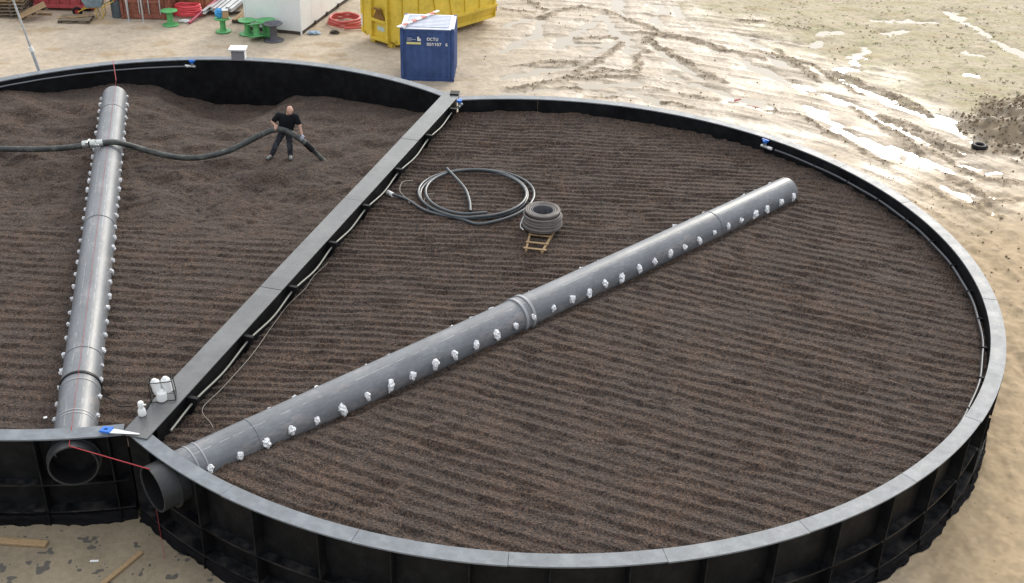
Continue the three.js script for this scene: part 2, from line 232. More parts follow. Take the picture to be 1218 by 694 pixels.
{
  const axis = (a, b, st) => { const l = []; let d = 8, x = a; const lo = []; while (x > -700) { x -= d; d *= 1.6; lo.push(x); } lo.reverse(); l.push(...lo); for (let q = a; q < b; q += st) l.push(q); x = b; d = 8; l.push(b); while (x < 700) { x += d; d *= 1.6; l.push(x); } return l; };
  const X = axis(-28, 29, 0.105), Z = axis(-63, -7, 0.105), nx = X.length, nz = Z.length;
  const P = new Float32Array(nx * nz * 3), U = new Float32Array(nx * nz * 2), I = [];
  for (let j = 0; j < nz; j++) for (let i = 0; i < nx; i++) { const k = j * nx + i, x = X[i], z = Z[j]; P[3 * k] = x; P[3 * k + 1] = groundH(x, z); P[3 * k + 2] = z; U[2 * k] = (x - GX) / GS; U[2 * k + 1] = (z - GZ) / GS; }
  const hid = (x, z) => Math.hypot(x - C1[0], z - C1[1]) < 10.4 || Math.hypot(x - C2[0], z - C2[1]) < 10.4;   // under the tank floors
  for (let j = 0; j < nz - 1; j++) for (let i = 0; i < nx - 1; i++) { if (hid(X[i], Z[j])) continue; const a = j * nx + i, b = a + 1, c = a + nx, d = c + 1; I.push(a, c, b, b, c, d); }
  const g = new THREE.BufferGeometry(); g.setAttribute('position', new THREE.BufferAttribute(P, 3)); g.setAttribute('uv', new THREE.BufferAttribute(U, 2)); g.setIndex(I); g.computeVertexNormals();
  const N = 2048, rn = rng(99), wr = (t) => { t.wrapS = t.wrapT = THREE.MirroredRepeatWrapping; t.repeat.set(1, 1); return t; };
  const spots = tnoise(N, 700, 15), spots2 = tnoise(N, 260, 16);
  const col = wr(tex(N, 1, (i, j) => {
    const x = GX + (i + 0.5) / N * GS, z = GZ + (j + 0.5) / N * GS, b = grid(berm, x, z), f = sstep(-1.5, 1.5, field(x, z) + 1.2 * n2(x * 0.5, z * 0.5)), m = mound(x, z), w = wetZone(x, z);
    const big = fbm(x * 0.18, z * 0.18), mid = n2(x * 0.9, z * 0.9), near = sstep(-40, -30, z) * sstep(6, 9, x);
    let c = [0.43, 0.355, 0.265]; const v = 1 + 0.14 * big + 0.08 * mid + 0.22 * (spots(i, j) - 0.5) + 0.16 * (spots2(i, j) - 0.5); c = c.map((q) => q * v);
    const damp = sstep(0.25, 0.6, fbm(x * 0.22 + 40, z * 0.4)) * (1 - w) * (1 - near) * sstep(-36, -40, z); c = c.map((q, k) => q * lerp(1, [0.78, 0.7, 0.55][k], damp * 0.8));
    c = c.map((q, k) => q * lerp(1, [0.93, 0.84, 0.68][k], near));
    const gr = f * (0.55 + 0.45 * n2(x * 0.6, z * 1.1)); c = c.map((q, k) => lerp(q, [0.345, 0.315, 0.165][k] * (0.8 + 0.4 * spots(i, j)), clamp(gr, 0, 1) * 0.75));
    const rg = ring(x, z), churn = clamp(0.9 * sstep(0.15, 0.85, b * (0.75 + 0.6 * n2b(x * 2.6, z * 2.6)) + 0.2 * n2(x * 7, z * 7) * sstep(0.02, 0.2, b)) + w * 0.75 * sstep(0.1, 0.6, rg + 0.3 * n2(x * 6, z * 6)) + (w * sstep(0.35, 0.8, n2b(x * 0.7, z * 1.3)) * 0.35), 0, 1); c = c.map((q, k) => lerp(q, [0.2, 0.155, 0.105][k] * (0.75 + 0.5 * spots2(i, j)), churn));
    c = c.map((q, k) => lerp(q, [0.21, 0.16, 0.1][k] * (0.6 + 0.8 * spots2(i, j)), sstep(0.02, 0.25, m + 0.1 * mid)));
    if (rn() < 0.002) c = c.map((q) => q * 0.5);
    return c;
  }));
  const ro = wr(tex(GN, 1, (i, j) => { const x = GX + (i + 0.5) / GN * GS, z = GZ + (j + 0.5) / GN * GS, w = wetZone(x, z), b = grid(berm, x, z); const r = lerp(0.88, 0.58 + 0.12 * n2(x * 0.4, z * 0.4) + 0.1 * ring(x, z), clamp(w * 1.1 * (1 - sstep(0.1, 0.5, b)), 0, 1)); return [r, r, r]; }, false));
  const s3 = tnoise(N, 340, 18), bm = wr(tex(N, 1, (i, j) => { const v = 0.6 * s3(i, j) + 0.4 * spots(i, j); return [v, v, v]; }, false));
  const m = new THREE.Mesh(g, mat({ map: col, roughnessMap: ro, roughness: 1, bumpMap: bm, bumpScale: 0.022 }));
  m.name = 'ground'; m.receiveShadow = m.castShadow = true; m.userData = { label: 'sandy building yard with muddy wheel tracks and a rough grass field', category: 'ground', kind: 'structure' }; scene.add(m);
}
{
  const g = new THREE.PlaneGeometry(57, 55, 1, 1).rotateX(-Math.PI / 2).translate(0.5, -0.022, -35);
  const m = new THREE.Mesh(g, new THREE.MeshPhysicalMaterial({ color: lin(0.28, 0.23, 0.16), roughness: 0.04, ior: 1.33, bumpMap: bumpTex(256, 3, 19, [6, 14, 30]), bumpScale: 0.0004 }));
  m.name = 'puddle_water'; m.receiveShadow = true; m.userData = { label: 'muddy rainwater lying in the wheel ruts and hollows', category: 'puddle', kind: 'structure' }; scene.add(m);
}
{ // concrete apron at the front corner
  const s = new THREE.Shape([[-13, -17.6], [-4.6, -17.6], [-3.2, -15.2], [-2.6, -11], [-13, -11]].map(([x, z]) => new THREE.Vector2(x, -z)));
  const g = muv(new THREE.ExtrudeGeometry(s, { depth: 0.1, bevelEnabled: false }).rotateX(-Math.PI / 2)).translate(0, 0.03, 0);
  const a = tnoise(1024, 9, 201), b = tnoise(1024, 60, 202), c = tnoise(1024, 300, 203), a2 = tnoise(1024, 22, 204);
  const t = tex(1024, 5, (i, j) => { const v = 0.85 + 0.3 * a(i, j) + 0.2 * (b(i, j) - 0.5) + 0.2 * (c(i, j) - 0.5), k = sstep(0.7, 0.76, a2(i, j) * 0.6 + b(i, j) * 0.4) * 0.8; return [0.24, 0.195, 0.13].map((q) => lerp(q * v, 0.05, k)); });
  const m = new THREE.Mesh(g, mat({ map: t, roughness: 0.8, bumpMap: bumpA, bumpScale: 0.008 })); m.name = 'concrete_apron'; m.castShadow = m.receiveShadow = true;
  m.userData = { label: 'stained concrete paving below the pipe stubs', category: 'paving', kind: 'structure' }; scene.add(m);
}
// ------------------------------------------------------------------ the two tanks
function tank(c, a0, a1, label, ribPhase) {
  const t = thing('round_tank', label, 'tank', [c[0], 0, c[1]]);
  const step = 7.02, n = Math.round((a1 - a0) / (2 * step)), da = (a1 - a0) / n, r = rng(Math.round(a0 * 10));
  for (let k = 0; k < n; k++) {
    const b0 = (a0 + k * da) * RAD, b1 = (a0 + (k + 1) * da) * RAD, e = 0.0004, dy = (r() - 0.5) * 0.012, dr = (r() - 0.5) * 0.02;
    part('wall_panel', sector(0, 0, RI, RI + 0.08, 0, 2.165, b0 + e * 0.2, b1 - e * 0.2, 10), M.wall, t);
    part('rim_plate', sector(0, 0, RI - 0.02, RO + dr, 2.168 + dy, 2.2 + dy, b0 + e, b1 - e, 10), M.rim, t);
    part('ledge', sector(0, 0, RI + 0.082, RO - 0.03, 1.04, 1.08, b0 + e, b1 - e, 10), M.ledge, t);
    part('ledge', sector(0, 0, RI + 0.082, RO + 0.03, 0.42, 0.46, b0 + e, b1 - e, 10), M.ledge, t);
  }
  for (let a = ribPhase; a < a1 - 0.8; a += step) if (a > a0 + 0.8) {
    const g = merge([bx(0.235, 1.06, 0.03, RI + 0.2, 1.635, 0, 0, 0, 0, 0.004), bx(0.25, 0.56, 0.03, RI + 0.2, 0.745, 0, 0, 0, 0, 0.004), bx(0.28, 0.4, 0.03, RI + 0.22, 0.215, 0, 0, 0, 0, 0.004)]); g.rotateY(-a * RAD);
    part('rib', g, M.wall, t);
  }
  // crumpled liner along the foot
  const P = [], U = [], I = [], na = 420, prof = [[RO - 0.1, 0.34], [RO + 0.0, 0.33], [RO + 0.03, 0.24], [RO + 0.04, 0.16], [RO + 0.06, 0.13], [RO + 0.1, 0.1]];
  for (let i = 0; i <= na; i++) { const a = lerp(a0, a1, i / na) * RAD; prof.forEach(([rr, y], j) => { const w = j > 0 ? 1 : 0, q = rr + w * 0.05 * n2(a * 9 + c[0], j * 0.6) + w * 0.04 * n2(a * 40, j), yy = Math.max(groundH(c[0] + q * Math.cos(a), c[1] + q * Math.sin(a)) + 0.03, y + w * 0.04 * n2(a * 22, j * 0.9 + 5)); P.push(q * Math.cos(a), yy, q * Math.sin(a)); U.push(a * 11, j * 0.2); }); }
  const m = prof.length; for (let i = 0; i < na; i++) for (let j = 0; j < m - 1; j++) { const q = i * m + j; I.push(q, q + 1, q + m, q + 1, q + m + 1, q + m); }
  const g = new THREE.BufferGeometry(); g.setAttribute('position', new THREE.Float32BufferAttribute(P, 3)); g.setAttribute('uv', new THREE.Float32BufferAttribute(U, 2)); g.setIndex(I); g.computeVertexNormals();
  part('liner_skirt', g, M.liner, t);
  return t;
}
tank(C1, -103.6, 134.6, 'round black tank seen almost whole, grey rim, filled with raked brown granules', -103.6 + 2.95);
tank(C2, 76.5, 314.6, 'round black tank cut off by the left edge of the photo, holding the worker', 78.1);

// ------------------------------------------------------------------ filter beds
const PA = [-4.424, -18.30], PD = [0.72073, -0.69321];        // right header pipe: origin and direction on the plan
const LA = [-8.578, -18.328], LD = [-0.26419, -0.96447];      // left header pipe
const BA = [-7.0, -17.37], BB = [-2.24, -35.8], BL = Math.hypot(BB[0] - BA[0], BB[1] - BA[1]), BD = [(BB[0] - BA[0]) / BL, (BB[1] - BA[1]) / BL], BN = [-BD[1], BD[0]];   // divider; BN points to the right tank
const beamSide = (x, z) => (x - BA[0]) * BN[0] + (z - BA[1]) * BN[1];
function furrow(p, along, seed) {   // raked steps: a gentle rise, then a short steep drop towards the camera side
  const w = 0.05 * n2(along * 0.3 + seed, p * 0.45), pp = p + w, cell = Math.floor(pp), f = 1 - (pp - cell), on = 0.78 + 0.38 * n2b(cell * 1.9 + seed, along * 0.3), e = 0.82 + 0.05 * n2b(cell * 3.7 + seed, 2.2);
  const rise = f < e ? (f / e) ** 1.6 : 1 - sstep(e, 1, f), hollow = sstep(0.45, 0.8, n2b(pp * 0.8 + seed, along * 0.8));
  const g = pp * 2 + 0.35 * n2(along * 0.3, cell * 1.7 + seed), f2 = 1 - (g - Math.floor(g)), fine = (f2 < 0.72 ? f2 / 0.72 : 1 - sstep(0.72, 1, f2)) * sstep(-0.3, 0.5, n2b(along * 0.4 + 60, p * 0.8 + seed));
  return on * 0.058 * (rise - 0.4) + 0.014 * fine - 0.045 * hollow * (f < e ? 1 : 0.6);
}
function bedRight(x, z) {
  const dx = x - PA[0], dz = z - PA[1], s = dx * PD[0] + dz * PD[1], q = -dx * PD[1] + dz * PD[0], r = Math.hypot(x - C1[0], z - C1[1]);
  const k = q > 0 ? 0.45 : 0.98;
  const p = (s - k * q) / 0.37 + 0.09 * n2(x * 0.25, z * 0.25);
  let h = 1.70 + 0.03 * n2(x * 0.22, z * 0.22) + 0.018 * n2(x * 0.9, z * 0.9) + furrow(p, q, 0);
  h += 0.1 * sstep(2.5, -1.5, s) * Math.exp(-((q / 1.6) ** 2)) - 0.13 * Math.exp(-(((Math.abs(q) - 0.42) / 0.16) ** 2)) * sstep(-2, 1, s) * (1 - sstep(16.7, 17.1, s));
  h += 0.03 * sstep(9.8, 10.6, r) * (1 + n2(x * 1.1, z * 1.1));
  return h;
}
const prof = [[-180, 1.7], [-133, 1.82], [-122, 1.45], [-113, 1.48], [-107.4, 1.32], [-100, 0.81], [-94.4, 0.52], [-87.7, 0.5], [-84.5, 0.59], [-79.3, 1.05], [-73.5, 1.1], [-65.5, 1.15], [-54.4, 1.29], [-50, 1.42], [-40, 1.5], [180, 1.6]];
const profAt = (a) => { for (let i = 1; i < prof.length; i++) if (a <= prof[i][0]) { const [x0, y0] = prof[i - 1], [x1, y1] = prof[i]; return lerp(y0, y1, sstep(0, 1, (a - x0) / (x1 - x0))); } return 1.6; };
function bedLeft(x, z) {
  const dx = x - LA[0], dz = z - LA[1], s = dx * LD[0] + dz * LD[1], q = -dx * LD[1] + dz * LD[0], rx = x - C2[0], rz = z - C2[1], r = Math.hypot(rx, rz), a = Math.atan2(rz, rx) / RAD;
  const p = (s + 0.33 * q + 0.5) / 0.38 + 0.12 * n2(x * 0.4 + 9, z * 0.4), back = sstep(-25.5, -29, z + 0.8 * n2(x * 0.4, z * 0.4));
  let h = lerp(1.66, 1.46, sstep(-23, -30, z)) + 0.02 * n2(x * 0.3, z * 0.3) + furrow(p, q, 40) * (1 - back * 0.94);
  const far = sstep(-29, -33.5, z); h = lerp(h, profAt(a), far * sstep(5.2, 10.4, r));
  h += back * (0.13 * n2(x * 0.45 + 3, z * 0.6) + 0.035 * n2(x * 1.3, z * 1.7) + 0.014 * n2(x * 3, z * 3.6) + 0.075 * Math.min(0, n2(x * 1.9 + 40, z * 2.3) + 0.25) * sstep(-33, -30.5, z)) * (1 - 0.6 * sstep(9, 10.6, r));
  h = lerp(h, 1.42, Math.exp(-(((x + 6.9) / 0.9) ** 2) - ((z + 32) / 0.8) ** 2));
  return h;
}
function bed(name, c, st, hf, keep, label, seed) {
  const n = Math.ceil(2 * 10.8 / st) + 1, idx = new Int32Array(n * n).fill(-1), P = [], U = [], C = [], I = [], r = rng(seed);
  for (let j = 0; j < n; j++) for (let i = 0; i < n; i++) {
    const x = c[0] - 10.8 + i * st, z = c[1] - 10.8 + j * st; if (Math.hypot(x - c[0], z - c[1]) > RI + 0.065 || !keep(x, z)) continue;
    idx[j * n + i] = P.length / 3; P.push(x + (r() - 0.5) * st * 0.5, hf(x, z) + (r() - 0.5) * 0.014 + 0.006 * n2(x * 7, z * 7), z + (r() - 0.5) * st * 0.5); U.push(x, z);
    const v = 1 + 0.13 * fbm(x * 0.35 + seed, z * 0.35) + 0.05 * n2(x * 1.4, z * 2.4) + (r() - 0.5) * 0.5, w = n2(x * 0.5 + 20, z * 0.5) * 0.05; C.push(v * (1 + w), v, v * (1 - w));
  }
  for (let j = 0; j < n - 1; j++) for (let i = 0; i < n - 1; i++) { const a = idx[j * n + i], b = idx[j * n + i + 1], d = idx[(j + 1) * n + i], e = idx[(j + 1) * n + i + 1]; if (a >= 0 && b >= 0 && d >= 0 && e >= 0) I.push(a, d, b, b, d, e); }
  const g = new THREE.BufferGeometry(); g.setAttribute('position', new THREE.Float32BufferAttribute(P, 3)); g.setAttribute('uv', new THREE.Float32BufferAttribute(U, 2)); g.setAttribute('color', new THREE.Float32BufferAttribute(C, 3)); g.setIndex(I); g.computeVertexNormals();
  return solo(name, g, M.bed, label, 'granules', null, 'stuff');
}
{
  const a = tnoise(1024, 300, 301), b = tnoise(1024, 160, 302), c = tnoise(1024, 20, 303), r = rng(304);
  const map = tex(1024, 4.7, (i, j) => { const q = a(i, j), k = 0.15 + 1.3 * q + 0.5 * (b(i, j) - 0.5) + 0.25 * (c(i, j) - 0.5), sp = r(); const t = sp < 0.015 ? 3 : sp < 0.06 ? 0.4 : 1; const w = b(i, j); return [lerp(0.066, 0.086, w) * k * t, lerp(0.049, 0.053, w) * k * t, lerp(0.041, 0.035, w) * k * t]; });
  M.bed = mat({ map, vertexColors: true, roughness: 0.95, bumpMap: bumpTex(1024, 4.7, 305, [120, 240, 400]), bumpScale: 0.05 });
}
bed('filter_bed', C1, 0.034, bedRight, (x, z) => beamSide(x, z) > 0.1, 'raked brown granules filling the tank on the right', 71);
bed('filter_bed', C2, 0.045, bedLeft, (x, z) => beamSide(x, z) < -0.1 && x > -19.5, 'heaped and trodden brown granules in the tank on the left', 72);

// ------------------------------------------------------------------ divider beam between the tanks
const onBeam = (s, o, y) => [BA[0] + BD[0] * s + BN[0] * o, y, BA[1] + BD[1] * s + BN[1] * o];
const beamTurn = Math.atan2(-BD[1], BD[0]);                   // local +x runs away from the camera, local -z to the left tank
const brs = [1.35, 3.75, 6.02, 8.36, 10.6, 13.1, 15.75, 18.1];
{
  const t = thing('divider_beam', 'long grey box beam dividing the two tanks, black gussets below its edge', 'beam', [BA[0], 0, BA[1]], beamTurn);
  const cuts = [-0.25, 5.6, 10.6, 15.0, BL + 0.25];
  for (let k = 0; k < 4; k++) part('top_plate', bx(cuts[k + 1] - cuts[k] - 0.012, 0.03, 0.55, (cuts[k] + cuts[k + 1]) / 2, 2.222 + (k % 2) * 0.004, 0.03, 0, 0, 0, 0.006), M.beam, t);
  for (const o of [-0.2, 0.26]) part('side_plate', bx(BL - 0.3, 1.7, 0.03, BL / 2, 1.352, o, 0, 0, 0, 0.004), M.wall, t);
  for (const s of brs) {
    const sh = new THREE.Shape([[0, 0], [0, 0.42], [0.24, 0.42], [0.24, 0.34], [0.06, 0]].map((p) => new THREE.Vector2(...p)));
    part('gusset', muv(new THREE.ExtrudeGeometry(sh, { depth: 0.09, bevelEnabled: false }).rotateY(-Math.PI / 2)).translate(s, 1.74, 0.277), M.black, t);
  }
  part('corner_post', bx(0.5, 2.14, 0.4, 0.12, 1.09, 0, 0, 0, 0, 0.01), M.wall, t);
  part('end_block', bx(0.34, 0.05, 0.3, BL + 0.1, 2.265, 0.12, 0.2), M.black, t);
}
function valve(name, label, pos, turn) {
  const t = thing(name, label, 'valve', pos, turn);
  part('valve_body', merge([capped([-0.12, 0, 0], [0.12, 0, 0], 0.055), cyl(0.05, 0.05, 0.14, 0, 0.06, 0)]), M.alu, t);
  part('handle', merge([cyl(0.09, 0.075, 0.08, 0, 0.17, 0, 14), bx(0.24, 0.05, 0.06, 0, 0.21, 0)]), M.blue, t);
  part('fitting', capped([0.12, 0, 0], [0.26, 0, 0], 0.05), M.white, t);
  return t;
}
{ // pale irrigation tube hung along the beam
  const pts = [onBeam(0.4, 0.4, 1.98)]; brs.forEach((s, i) => { pts.push(onBeam(s, 0.38, 2.02)); if (i < brs.length - 1) pts.push(onBeam((s + brs[i + 1]) / 2, 0.41 + 0.012 * ((i % 3) - 1), 1.96)); });
  pts.push(onBeam(18.45, 0.44, 2.03));
  solo('irrigation_tube', tube(pts, 0.022, 200, 8), M.conduit, 'pale plastic tube hung along the right side of the divider beam', 'tube');
  valve('tube_valve', 'small blue-handled valve at the far end of the divider beam', onBeam(18.6, 0.45, 2.04), beamTurn);
}
{
  const arc = (c, r, y, a0, a1, w = 0) => { const l = []; for (let i = 0; i <= 40; i++) { const a = lerp(a0, a1, i / 40) * RAD, k = r + w * Math.sin(i * 1.3); l.push([c[0] + k * Math.cos(a), typeof y === 'function' ? y(i / 40) : y, c[1] + k * Math.sin(a)]); } return l; };
  const t = thing('irrigation_tube', 'dark grey tube clipped inside the wall of the right tank', 'tube');
  part('pipe', tube(arc(C1, RI - 0.11, (u) => lerp(1.95, 1.84, u), -46, 36, 0.01), 0.035, 160, 8), M.conduitDark, t);
  for (let a = -38; a < 36; a += 7) part('clip', bx(0.13, 0.1, 0.05, C1[0] + (RI - 0.08) * Math.cos(a * RAD), lerp(1.95, 1.84, (a + 46) / 82), C1[1] + (RI - 0.08) * Math.sin(a * RAD), -a * RAD), M.black, t);
  valve('tube_valve', 'blue-handled valve on the wall of the right tank, beyond the pipe end', [C1[0] + (RI - 0.11) * Math.cos(-48 * RAD), 1.95, C1[1] + (RI - 0.11) * Math.sin(-48 * RAD)], -42 * RAD);
  const t2 = thing('irrigation_tube', 'pale grey tube clipped along the far wall of the left tank', 'tube');
  part('pipe', tube(arc(C2, RI - 0.08, (u) => lerp(1.98, 2.05, u), -100, -150, 0.008), 0.027, 120, 8), M.conduitGrey, t2);
  valve('tube_valve', 'blue-handled valve high on the far wall of the left tank', [C2[0] + (RI - 0.09) * Math.cos(-98.8 * RAD), 1.98, C2[1] + (RI - 0.09) * Math.sin(-98.8 * RAD)], Math.PI - 8 * RAD);
}
// ------------------------------------------------------------------ header pipes
const PR = 0.40, PY = 1.78;
function ptube(r, x0, x1, wallT, seg = 48) {   // hollow pipe along x, uv: metres along, turn round
  const l = [[r, x0], [r, x1], [r - wallT, x1], [r - wallT, x0], [r, x0]], P = [], U = [], I = [], N = [];
  for (let k = 0; k < 4; k++) { const [ra, xa] = l[k], [rb, xb] = l[k + 1], o = P.length / 3; for (let i = 0; i <= seg; i++) { const a = i / seg * 2 * Math.PI, c = Math.cos(a), s = Math.sin(a), nn = k === 0 ? [0, c, s] : k === 1 ? [1, 0, 0] : k === 2 ? [0, -c, -s] : [-1, 0, 0]; P.push(xa, ra * c, ra * s, xb, rb * c, rb * s); N.push(...nn, ...nn); U.push(xa / 6, a / (2 * Math.PI), xb / 6, a / (2 * Math.PI)); } for (let i = 0; i < seg; i++) { const q = o + 2 * i; I.push(q, q + 2, q + 1, q + 1, q + 2, q + 3); } }
  const g = new THREE.BufferGeometry(); g.setAttribute('position', new THREE.Float32BufferAttribute(P, 3)); g.setAttribute('normal', new THREE.Float32BufferAttribute(N, 3)); g.setAttribute('uv', new THREE.Float32BufferAttribute(U, 2)); g.setIndex(I); return g.toNonIndexed();
}
{
  const W = 1024, H = 1024, a = tnoise(W, 10, 401), b = tnoise(W, 64, 402), c = tnoise(W, 220, 403), r = rng(404), scr = new Float32Array(W * H);
  for (let k = 0; k < 150; k++) { const j = Math.floor(r() * H), i0 = Math.floor(r() * W), L = 20 + r() * 240, v = 0.3 + r() * 0.6; for (let i = 0; i < L; i++) scr[j * W + (i0 + i) % W] = v * (r() < 0.8 ? 1 : 0.2); }
  for (const jj of [965, 60]) for (let k = 0; k < 26; k++) { const i0 = Math.floor(r() * W), L = 6 + r() * 34; for (let i = 0; i < L; i++) for (let w = 0; w < 3; w++) scr[((jj + w + Math.floor(r() * 2)) % H) * W + (i0 + i) % W] = r() < 0.7 ? 3 : 0.6; }
  const map = tex(W, 1, (i, j) => { const v = 0.85 + 0.3 * a(i, j) + 0.2 * (b(i, j) - 0.5) + 0.15 * (c(i, j) - 0.5), s = scr[j * W + i], dirt = sstep(0.62, 0.85, a(i + 300, j + 120) * 0.7 + b(i, j) * 0.3); return [0.155 * v + s * 0.14 + dirt * 0.05, 0.165 * v + s * 0.14 + dirt * 0.03, 0.178 * v + s * 0.12 + dirt * 0.02]; }, true, H);
  map.repeat.set(1, 1);
  const rt = roughTex(512, 1, 0.3, 0.48, 411); rt.repeat.set(1, 2);
  M.pipe = mat({ map, roughnessMap: rt, roughness: 1 });
  M.stub = mat({ map: blotch(256, 1.5, [0.028, 0.03, 0.032], 0.5, 0.003, 412, [1.6, 1.5, 1.4]), roughness: 0.5 });
  M.pipeBand = mat({ color: lin(0.3, 0.31, 0.32), roughness: 0.35 });
}
const capGeos = [];
for (let k = 0; k < 10; k++) {   // crumpled plastic wrap tied over a short outlet
  const q = rng(700 + k), g = mergeVertices(new THREE.IcosahedronGeometry(1, 2).deleteAttribute('normal').deleteAttribute('uv'), 1e-4), p = g.attributes.position, v = V(0, 0, 0), tail = 0.2 + 0.9 * q(), lean = (q() - 0.5) * 0.9;
  for (let i = 0; i < p.count; i++) {
    v.fromBufferAttribute(p, i); const d = 1 + 0.3 * n3(v.x * 1.5 + k * 9, v.y * 1.5, v.z * 1.5) + (q() - 0.5) * 0.34, down = Math.max(0, -v.y);
    v.multiplyScalar(d); v.x = v.x * (1 - 0.45 * down * tail) + lean * down * tail; v.y -= down * down * tail * 0.8; v.z += down * tail * 0.3;
    p.setXYZ(i, v.x * 0.05, v.y * 0.07, v.z * 0.056);
  }
  const f = g.toNonIndexed(); f.computeVertexNormals(); capGeos.push(f);
}
function header(label, A, D, x0, x1, seams, bands, capFrom, capTo, stub, seed, cs) {
  const t = thing('header_pipe', label, 'pipe', [A[0], PY, A[1]], Math.atan2(-D[1], D[0])), r = rng(seed);
  const cuts = [x0, ...seams, x1];
  for (let k = 0; k < cuts.length - 1; k++) part('pipe_section', ptube(PR - 0.002 * (k % 2), cuts[k] + 0.006, cuts[k + 1] - 0.006, 0.03), M.pipe, t);
  for (const s of seams) part('weld_ring', ptube(PR + 0.012, s - 0.022, s + 0.022, 0.03, 40), M.pipe, t);
  for (const [s, w, m, o] of bands) part('pipe_band', ptube(PR + o, s - w / 2, s + w / 2, o + 0.01, 40), M[m], t);
  part('end_plate', capped([x1 - 0.03, 0, 0], [x1 - 0.005, 0, 0], PR - 0.035, 32), M.pipe, t);
  for (let s = capFrom; s < capTo; s += 0.6) for (const sd of [-1, 1]) {
    const m = part('outlet_cap', capGeos[Math.floor(r() * 10)], M.whiteBag, t), al = 9 * RAD + (r() - 0.5) * 0.16, q = PR + 0.012;
    m.position.set(s + (r() - 0.5) * 0.07, q * Math.sin(al) + 0.01, sd * q * Math.cos(al)); m.rotation.set((r() - 0.5) * 0.8, sd > 0 ? 0 : Math.PI, (r() - 0.5) * 0.9); m.scale.setScalar((0.85 + 0.5 * r()) * cs);
  }
  part('stub_sleeve', ptube(0.46, stub[0], stub[1], 0.03, 56).translate(0, -0.12, 0), M.stub, t);
  part('inner_lining', ptube(0.428, stub[0] + 0.02, stub[1] - 0.02, 0.01, 40).translate(0, -0.12, 0), M.black, t); part('inner_stop', capped([stub[1] - 0.05, -0.12, 0], [stub[1] - 0.03, -0.12, 0], 0.415, 32), M.black, t);
  part('stub_collar', ptube(0.5, stub[1] - 0.28, stub[1] - 0.24, 0.06, 56).translate(0, -0.14, 0), M.stub, t);
  return t;
}
header('grey header pipe lying diagonally across the right tank with white capped outlets', PA, PD, -2.34, 16.98, [-0.78, 6.5, 13.5], [[-2.1, 0.03, 'pipeBand', 0.01], [-1.92, 0.03, 'pipeBand', 0.01], [6.28, 0.07, 'pipeBand', 0.035], [6.5, 0.07, 'pipeBand', 0.045], [6.39, 0.16, 'pipe', 0.02]], -1.9, 16.9, [-2.9, -2.3], 501, 1.2);
header('grey header pipe running away from the camera in the left tank', LA, LD, -1.06, 18.05, [1.95, 8.32, 16.36], [[-0.46, 0.025, 'pipeBand', 0.008], [-0.36, 0.025, 'pipeBand', 0.008], [0.95, 0.07, 'black', 0.02], [0.72, 0.02, 'pipeBand', 0.012]], -0.2, 17.9, [-1.5, -1.0], 502, 0.75);
// ------------------------------------------------------------------ suction hose, worker
const hoseR = 0.088;
{
  const t = thing('suction_hose', 'thick dark suction hose crossing the left pipe and curving to the worker', 'hose');
  part('hose_length', tube([[-20, 1.85, -31.0], [-17.5, 1.78, -31.2], [-15.34, 1.78, -31.25], [-14.3, 1.82, -31.2], [-13.3, 2.02, -30.9], [-12.75, 2.2, -30.65], [-12.45, 2.265, -30.66]], hoseR, 90, 14), M.hose, t);
  part('coupling', merge([capped([-12.6, 2.255, -30.655], [-12.42, 2.275, -30.67], 0.115, 18), capped([-12.4, 2.275, -30.675], [-12.26, 2.275, -30.72], 0.125, 18), capped([-12.24, 2.275, -30.73], [-12.08, 2.27, -30.8], 0.108, 18), bx(0.06, 0.12, 0.3, -12.45, 2.32, -30.67), bx(0.18, 0.05, 0.34, -12.2, 2.27, -30.75)]), M.alu, t);
  const main = [[-12.1, 2.272, -30.78], [-11.8, 2.24, -30.95], [-11.5, 2.06, -31.2], [-11.14, 1.84, -31.4], [-10.4, 1.66, -31.4], [-9.77, 1.62, -31.38], [-9.17, 1.66, -31.5], [-8.57, 1.8, -31.68], [-7.99, 2.06, -31.86], [-7.55, 2.3, -31.86], [-7.2, 2.43, -31.85], [-6.95, 2.42, -31.84], [-6.68, 2.28, -31.83], [-6.42, 2.08, -31.84], [-6.2, 1.86, -31.86]];
  part('hose_length', tube(main, hoseR, 160, 14), M.hose, t);
  part('nozzle_joint', capped([-6.36, 2.03, -31.845], [-6.14, 1.79, -31.87], 0.1, 16), M.black, t);
  part('nozzle_pipe', capped([-6.2, 1.86, -31.86], [-5.76, 1.3, -31.98], 0.07, 16), M.hose, t);
}
